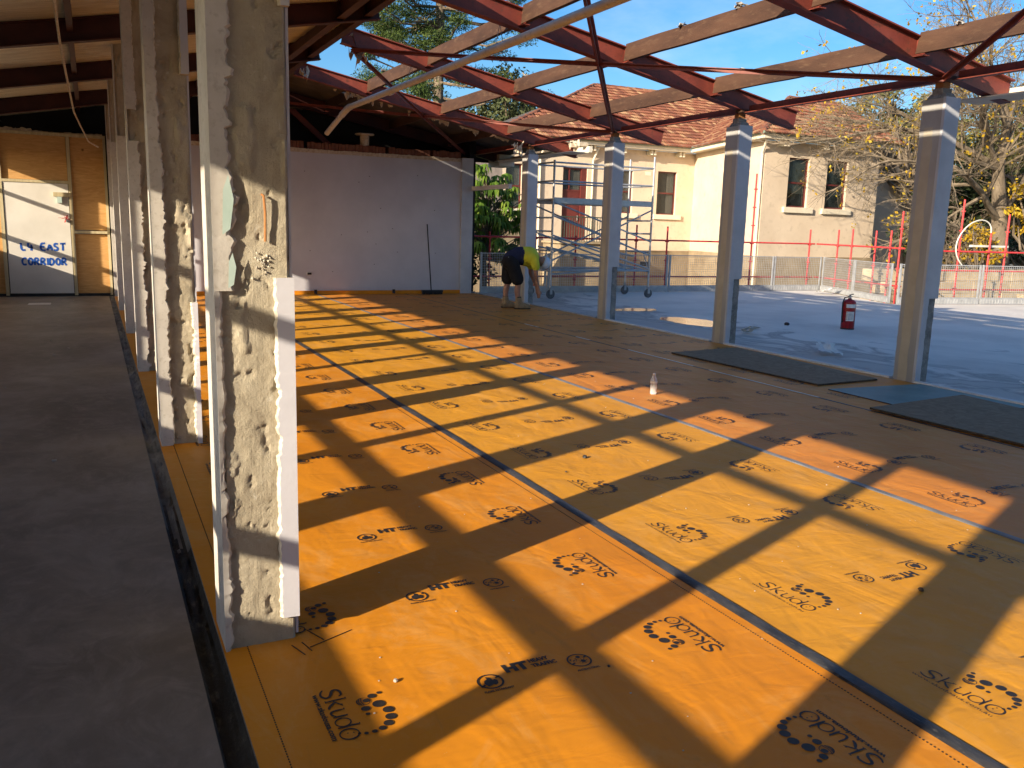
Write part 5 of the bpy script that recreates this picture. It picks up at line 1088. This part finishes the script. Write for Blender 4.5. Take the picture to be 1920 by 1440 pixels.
def inA(p):
    if p.z > ridge_z: return False
    hipx = 21.4 - (ridge_z - p.z) / s_ * 1.366      # left hip
    if p.x < hipx: return False
    # cut by the wing roof's left plane
    return p.x < 33 and not (p.y < 32.5 and p.x > 23.9 + (p.y - EA) * .95)
tiled((13.8, EA - .1, ZE), (1, 0, 0), (0, 1, s_), inA, False, 'main_roof_tiles')
apx = (25.2, 27.5); wz = ZE + s_ * (27.5 - EC)
def inC(p):
    if p.z > wz + 1e-3: return False
    k = (p.z - ZE) / (wz - ZE); return p.x > 21.0 + (apx[0] - 21.0) * k and p.x < 28.2 + (29.6 - 28.2) * 0 - max(0, k - .55) * 0 + 2.0 * 0 - 0.0 + (0) and p.x < 28.1 - 0.2 * k
tiled((21.0, EC - .1, ZE), (1, 0, 0), (0, 1, s_), inC, True, 'wing_roof_tiles')
# wing left plane: from the splayed eave up to the wing ridge
e0 = Vector((21.08, EC - .05, ZE)); e1 = Vector((22.95, EA - .05, ZE)); ex = (e1 - e0).normalized(); hz = Vector((ex.y, -ex.x, 0)); 
ap = Vector((apx[0], apx[1], wz)); run = (ap - e0).dot(hz); ey = (hz * run + Vector((0, 0, wz - ZE))).normalized()
rl = (e1 - e0).length
def inB(p):
    k = (p.z - ZE) / (wz - ZE)
    if k > 1: return False
    a = (p - e0).dot(ex); return a > (ap - e0).dot(ex) * k and a < rl + 4.5 * k + .1
tiled(e1 + ex * 5.5, -ex, ey, inB, False, 'wing_side_tiles')
m = MB()
m.add([(23.2, EA, ZE - .01), (33, 36.2, ridge_z - .02), (21.5, 36.2, ridge_z - .02), (13.8, EA, ZE - .01), (14.2, 38, ZE)], [(3, 0, 1, 2), (3, 2, 4)]); m.add([(14.45, WA, -1), (14.45, 38, -1), (14.45, 38, 4.9), (14.45, WA, 4.9)], [(0, 3, 2, 1)])
m.add([(21.1, EC, ZE - .01), (28.1, EC, ZE - .01), (28.0, 27.5, wz - .02), (25.2, 27.5, wz - .02)], [(0, 1, 2, 3)])
q1 = e1 + ex * 4.4 + hz * run + Vector((0, 0, wz - ZE)); m.add([tuple(e0), tuple(e1), (q1.x, q1.y, wz - .02), (25.2, 27.5, wz - .02)], [(0, 1, 2, 3)])
m.add([(25.2, 27.5, wz - .02), (28, 27.5, wz - .02), (30.5, 38, wz - .1), (q1.x, q1.y, wz - .02)], [(0, 1, 2, 3)])
m.build('roof_deck', 'sheet_iron', H)
def cap(a, b_, name='ridge_cap'):
    a, b_ = Vector(a), Vector(b_); n = int((b_ - a).length / .42)
    for k in range(n): MB().tube([a.lerp(b_, k / n), a.lerp(b_, (k + 1.04) / n)], [.115, .10], 8).build(name, 'roof_tile', H)
cap((21.5, 36.2, ridge_z + .03), (30, 36.2, ridge_z + .03)); cap((21.1, EC - .05, ZE + .05), (25.2, 27.5, wz + .05), 'hip_cap'); cap((25.2, 27.5, wz + .05), (28.0, 27.6, wz + .05)); cap((13.9, EA, ZE + .05), (21.4, 36.2, ridge_z + .04), 'hip_cap')

# side annexe partly hidden by the bare tree
A2 = thing('house_annexe', 'shaded cream annexe with dark window beside the bare tree', 'house', (29, 27, -1))
quad = MB().box((27.8, 27.3, -1), (34, 27.5, 4.6)); quad.build('wall', 'house_render', A2); MB().box((28.3, 27.2, .4), (29.9, 27.28, 2.1)).build('dark_opening', 'room_dark', A2)
MB().box((28.35, 27.15, 2.4), (29.3, 27.25, 4.2)).build('window_frame', 'window_red', A2); MB().box((28.43, 27.12, 2.5), (29.22, 27.14, 4.1)).build('blind', 'gutter_green', A2)

# sandstone block wall behind the right mesh
SW = thing('sandstone_wall', 'low sandstone block wall behind the mesh at right', 'wall', (22, 17.3, -1))
blk = {}
for r in range(5):
    x = 19.6 + (0.35 if r % 2 else 0)
    while x < 31:
        w = random.choice((.55, .75, .95)); z = -1 + .34 * r
        m = MB(); j = lambda: random.uniform(-.012, .012); c0 = .02
        m.box((x + .01, 17.3 + j() + (.25 if r == 4 else 0), z + .008), (x + w - .01, 17.9, z + .332 + j() * .5)); m.build('sandstone_block', 'sandstone', SW); x += w

# ---------------------------------------------------------------- trees
def leaf_cloud(cs, n, size, aspect=.55, up=0.3, droop=False):
    """cs: list of (centre, (rx, ry, rz)); leaf quads spread through each ellipsoid"""
    vs = []; 
    for (c, r) in cs:
        d = rng.normal(size=(n, 3)); d /= np.linalg.norm(d, axis=1)[:, None]; rad = rng.random(n)[:, None] ** .45; p = np.array(c) + d * rad * np.array(r)
        a = rng.normal(size=(n, 3)); 
        if droop: a = a * .45 + np.array([0, 0, -1.0])
        a /= np.linalg.norm(a, axis=1)[:, None]; b = np.cross(a, rng.normal(size=(n, 3)) + np.array([0, 0, up])); b /= np.linalg.norm(b, axis=1)[:, None]
        s = size * (.6 + .8 * rng.random(n))[:, None]
        vs.append(np.stack([p - a * s * .1, p + a * s * .45 + b * s * aspect * .5, p + a * s, p + a * s * .45 - b * s * aspect * .5], 1).reshape(-1, 3))
    return np.concatenate(vs)
def leaf_obj(V, name, mat, parent):
    n = len(V) // 4; me = bpy.data.meshes.new(name); me.vertices.add(len(V)); me.vertices.foreach_set('co', (V - np.array(parent.location)).ravel())
    me.loops.add(len(V)); me.loops.foreach_set('vertex_index', np.arange(len(V), dtype=np.int32)); me.polygons.add(n)
    me.polygons.foreach_set('loop_start', np.arange(0, len(V), 4, dtype=np.int32)); me.polygons.foreach_set('loop_total', np.full(n, 4, dtype=np.int32))
    me.materials.append(MATS[mat]); me.update(); me.validate(); o = bpy.data.objects.new(name, me); COL.objects.link(o); o.parent = parent; return o
def rnd3(s): return Vector((random.gauss(0, s), random.gauss(0, s), random.gauss(0, s)))

# hoop pine behind the roof: whorled limbs that carry dense tufts at their ends
T = thing('hoop_pine', 'tall dark pine with tufted branch ends seen through the rafters', 'tree', (17.0, 45, -1))
MB().tube([(17.0, 45, -1), (17.0, 45, 6), (17.1, 45, 12), (17.0, 45, 19), (17.0, 45, 22)], [.34, .28, .24, .16, .06], 10).build('trunk', 'bark_brown', T, smooth=True)
lim = MB(); tufts = []
def pine_limb(z, a, ln, nt):
    s = Vector((17.0, 45, z)); d = Vector((math.cos(a), math.sin(a), 0)); mid = s + d * ln * .55 + Vector((0, 0, -.10 * ln)); e = s + d * ln + Vector((0, 0, .04 * ln)); lim.tube([s, mid, e], [.075, .05, .02], 5)
    for k in range(nt):
        c = mid.lerp(e, random.uniform(.2, 1.1)) + Vector((random.gauss(0, .35), random.gauss(0, .35), random.gauss(0, .12))); lim.tube([mid.lerp(e, random.uniform(0, .5)), c], [.028, .012], 4)
        tufts.append((tuple(c + Vector((0, 0, .12))), (random.uniform(.45, .85), random.uniform(.45, .85), random.uniform(.22, .38))))
for z in np.arange(6.0, 21, 0.75):
    for q in range(5):
        a = random.random() * 6.283; right = math.cos(a) > .2
        pine_limb(z, a, random.uniform(2.0, 5.4) * (1 - max(0, z - 13) / 18), random.randint(1, 3) if right else random.randint(3, 6))
for x, z in ((13.7, 12.0), (14.6, 11.6), (15.2, 11.2), (16.2, 11.5), (15.0, 12.6), (18.0, 11.8), (17.9, 12.5), (17.4, 10.6), (18.8, 11.1), (19.3, 12.9), (21.0, 12.5), (22.4, 12.4), (15.2, 8.8), (18.3, 9.2), (16.0, 9.6), (14.2, 10.9)):
    p = Vector((x, 45, z)); lim.tube([(17.0, 45, z - .2), p.lerp(Vector((17, 45, z)), .4) - Vector((0, 0, .3)), p], [.07, .05, .02], 5)
    for k in range(3): tufts.append((tuple(p + Vector((random.gauss(0, .3), random.gauss(0, .4), random.gauss(0, .12)))), (random.uniform(.5, .8), random.uniform(.5, .8), random.uniform(.28, .42))))
lim.build('limbs', 'bark_brown', T); leaf_obj(leaf_cloud(tufts, 230, .17, .22), 'crown', 'leaf_pine', T)

def broad_tree(name, label, base, h, blobs, mat, n, size, bark='bark_pale', asp=.5, droop=False, cat='tree'):
    T = thing(name, label, cat, base); b0 = Vector(base); m = MB(); c0 = sum((Vector(b[0]) for b in blobs), Vector()) / len(blobs)
    fork = b0.lerp(Vector((c0.x, c0.y, min(b[0][2] for b in blobs))), .8); r = h * .022
    m.tube([b0, b0.lerp(fork, .5) + rnd3(.1), fork], [r * 1.3, r, r * .8], 8); limb = MB()
    for (c, rr) in blobs: limb.tube([fork, fork.lerp(Vector(c), .5) + rnd3(.2), Vector(c) + Vector((0, 0, rr[2] * .3))], [r * .6, r * .4, r * .12], 5)
    m.build('trunk', bark, T, smooth=True); limb.build('limbs', bark, T); leaf_obj(leaf_cloud(blobs, n, size, asp, droop=droop), 'crown', mat, T); return T
def blobs(c, R, n, rs, seed):
    rr = random.Random(seed); o = []
    for _ in range(n):
        d = Vector((rr.gauss(0, 1), rr.gauss(0, 1), rr.gauss(0, 1))).normalized() * rr.random() ** .5
        s = rr.uniform(*rs); o.append(((c[0] + d.x * R[0], c[1] + d.y * R[1], c[2] + d.z * R[2]), (s, s, s * .75)))
    return o
broad_tree('gum_tree', 'olive green gum tree behind the house roof, right of the pine', (20.5, 44, -1), 10, blobs((20.8, 44, 7.2), (2.6, 2, 2.4), 46, (.5, 1.0), 1), 'leaf_gum', 170, .20)
broad_tree('gum_tree', 'lower olive gum tree between the pine and the red roof', (16.6, 42, -1), 8, blobs((17.0, 42, 5.2), (2.4, 2, 2.2), 36, (.5, 1.0), 2), 'leaf_gum', 170, .20)
broad_tree('gum_tree', 'small feathery gum tip at the left slope of the red roof', (23.4, 45, -1), 9, blobs((23.6, 45, 7.8), (1.2, 1, 1.4), 18, (.4, .8), 3), 'leaf_gum', 150, .20)
broad_tree('pale_shrub', 'pale yellow green tree crown below the pine', (14.6, 38, -1), 6, blobs((15.0, 38, 5.0), (1.6, 1.3, 1.2), 20, (.4, .8), 4), 'leaf_umbrella', 120, .2)
# drooping leafy tree beside the far wall: rosettes of hanging leaflets
T = thing('umbrella_tree', 'bright green tree with drooping leaf rosettes beside the far wall', 'tree', (10.3, 23.2, -1))
MB().tube([(10.3, 23.2, -1), (10.25, 23.2, .8), (10.4, 23.2, 2.2), (10.3, 23.2, 2.9)], [.10, .08, .06, .03], 8).build('trunk', 'bark_pale', T, smooth=True)
tw = MB(); V = []
for q in range(210):
    c = Vector((random.uniform(9.3, 11.6), random.uniform(22.6, 24.2), 0)); c.z = random.uniform(0.9, 3.3) - .45 * max(0, c.x - 10.4); tw.tube([(10.35, 23.2, max(.6, c.z - .7)), c], [.02, .008], 4)
    nl = 11
    for k in range(nl):
        a = 6.283 * k / nl + random.random() * .3; d = Vector((math.cos(a), math.sin(a), 0)); tip = c + d * .22 + Vector((0, 0, -.27)); sd = Vector((-d.y, d.x, 0)) * .045; md = c + d * .15 + Vector((0, 0, -.05))
        V += [tuple(c), tuple(md + sd), tuple(tip), tuple(md - sd)]
tw.build('stems', 'bark_pale', T); leaf_obj(np.array(V), 'crown', 'leaf_umbrella', T)
broad_tree('dark_shrub', 'dark shrub in shade below the drooping tree', (9.2, 23.5, -1), 3, blobs((9.3, 23.5, .6), (1.4, .6, 1.1), 22, (.25, .5), 5), 'leaf_dark', 90, .14, cat='shrub')
T = thing('dim_garden_wall', 'grey shaded garden wall behind the scaffold tower', 'wall', (13, 29, -1))
MB().box((9.0, 28.2, -1), (14.2, 28.4, 1.6)).build('wall_panel', 'plinth_stone', T)  # darker stone colour stands in for the tree shade on this wall

# bare autumn tree at right: recursive branching
T = thing('bare_tree', 'large bare autumn tree with tangled pale branches at right', 'tree', (28.0, 19.6, -1))
rt_ = random.Random(11); trunk = MB(); twig = MB(); yl = []
def grow(p, d, ln, r, lv):
    n = 4; pts = [p.copy()]; rs = [r]; q = p.copy(); dd = d.copy()
    for k in range(n):
        dd = (dd + Vector((rt_.gauss(0, .16), rt_.gauss(0, .16), rt_.gauss(0, .12) + (.03 if lv < 2 else -.015)))).normalized(); q = q + dd * ln / n; pts.append(q.copy()); rs.append(r * (1 - .45 * (k + 1) / n))
    (trunk if lv < 2 else twig).tube(pts, rs, 6 if lv < 2 else (4 if lv < 4 else 3))
    if lv >= 5: 
        if rt_.random() < .10: yl.append(tuple(q))
        return
    nb = [0, 4, 4, 5, 5, 3][lv] if lv else 0
    for k in range(nb):
        t_ = rt_.uniform(.35, 1.0); i = min(n - 1, int(t_ * n)); s = pts[i].lerp(pts[i + 1], t_ * n - i)
        ax = Vector((rt_.gauss(0, 1), rt_.gauss(0, 1), rt_.gauss(0, .7))).normalized(); nd = (dd * .75 + ax * .75).normalized(); grow(s, nd, ln * rt_.uniform(.5, .72), rs[i] * .58, lv + 1)
    grow(q, dd, ln * .62, rs[-1], lv + 1)
b0 = Vector((28.0, 19.6, -1)); f1 = Vector((27.6, 19.6, 2.2)); f2 = Vector((27.2, 19.6, 3.9))
trunk.tube([b0, Vector((27.9, 19.6, .6)), f1, f2, Vector((27.2, 19.5, 5.2))], [.36, .30, .26, .18, .12], 10)
for s, d, ln, r in ((f1, (-.85, -.2, .45), 3.6, .13), (f1, (.6, -.1, .75), 3.0, .13), (f2, (-.9, .1, .38), 3.8, .11), (f2, (-.7, -.35, .7), 3.4, .10), (f2, (.35, .1, .95), 3.0, .10), (f2, (-.45, .3, .9), 3.2, .10), (Vector((27.2, 19.5, 5.2)), (-.3, 0, 1), 2.4, .08), (Vector((27.2, 19.5, 5.2)), (.5, .2, .8), 2.4, .08), (Vector((27.75, 19.6, 1.4)), (-.9, -.25, .12), 2.8, .09), (f2, (-.98, -.05, .02), 3.4, .08)):
    grow(s, Vector(d).normalized(), ln, r, 1)
trunk.build('trunk', 'bark_pale', T, smooth=True); twig.build('twigs', 'bark_pale', T)
leaf_obj(leaf_cloud([(p, (.16, .16, .16)) for p in yl], 4, .10, .7), 'last_leaves', 'leaf_yellow', T)
broad_tree('autumn_tree', 'yellow leaved tree behind the white hoop at the right edge', (28.6, 18.9, -1), 5, blobs((28.9, 18.8, 2.6), (1.6, .9, 2.2), 40, (.18, .42), 6), 'leaf_yellow', 34, .15, 'bark_brown')
broad_tree('autumn_tree', 'small yellow leaved bush around the red pole behind the hoop', (24.9, 18.4, -1), 3, blobs((25.2, 18.4, 1.5), (1.3, .5, .9), 22, (.15, .32), 7), 'leaf_yellow', 26, .13, 'bark_brown')
broad_tree('evergreen_tree', 'dark evergreen filling the gap behind the closest grey column', (29.5, 23, -1), 6, blobs((29.6, 23, 2.6), (2.4, 1.2, 2.4), 60, (.4, .8), 8), 'leaf_dark', 110, .17)
broad_tree('evergreen_tree', 'olive evergreen rising behind the bare branches at upper right', (35.5, 26, -1), 9, blobs((36.2, 26, 5.2), (4.2, 1.6, 3.0), 80, (.5, 1.0), 9), 'leaf_olive', 130, .20)
broad_tree('evergreen_tree', 'dark green evergreen behind the yellow leaves at the right edge', (37, 24.5, -1), 7, blobs((37.0, 24.5, 2.6), (4.0, 1.2, 2.6), 70, (.5, .9), 10), 'leaf_dark', 110, .20)
broad_tree('autumn_tree', 'brown and yellow treetop behind the house roof', (37.0, 33, -1), 10, blobs((37.3, 33, 7.0), (3.6, 1.4, 2.2), 55, (.3, .8), 12), 'leaf_olive', 90, .20, 'bark_brown')
broad_tree('autumn_tree', 'thin golden leaves over the right end of the house roof', (32.5, 27, -1), 8, blobs((32.0, 27, 5.6), (3.2, .8, 1.6), 30, (.2, .45), 13), 'leaf_yellow', 16, .14, 'bark_brown')
# fan palm behind the roof
T = thing('fan_palm', 'pale fan palm behind the right end of the house roof', 'palm', (43.2, 40, -1))
MB().tube([(43.2, 40, -1), (43.3, 40, 9.0)], [.28, .2], 8).build('trunk', 'bark_brown', T); V = []
for q in range(26):
    a = random.random() * 6.283; el = random.uniform(-.4, 1.2); d = Vector((math.cos(a) * math.cos(el), math.sin(a) * math.cos(el), math.sin(el))); c = Vector((43.3, 40, 9.1)) + d * .9; sx = d.cross(Vector((0, 0, 1))).normalized()
    for k in range(-5, 6): w = (d * math.cos(k * .2) + sx * math.sin(k * .2)); tp = c + w * 1.0 + Vector((0, 0, -.15)); sd = sx * .045; V += [tuple(c), tuple(c + w * .5 + sd), tuple(tp), tuple(c + w * .5 - sd)]
leaf_obj(np.array(V), 'crown', 'leaf_palm', T)
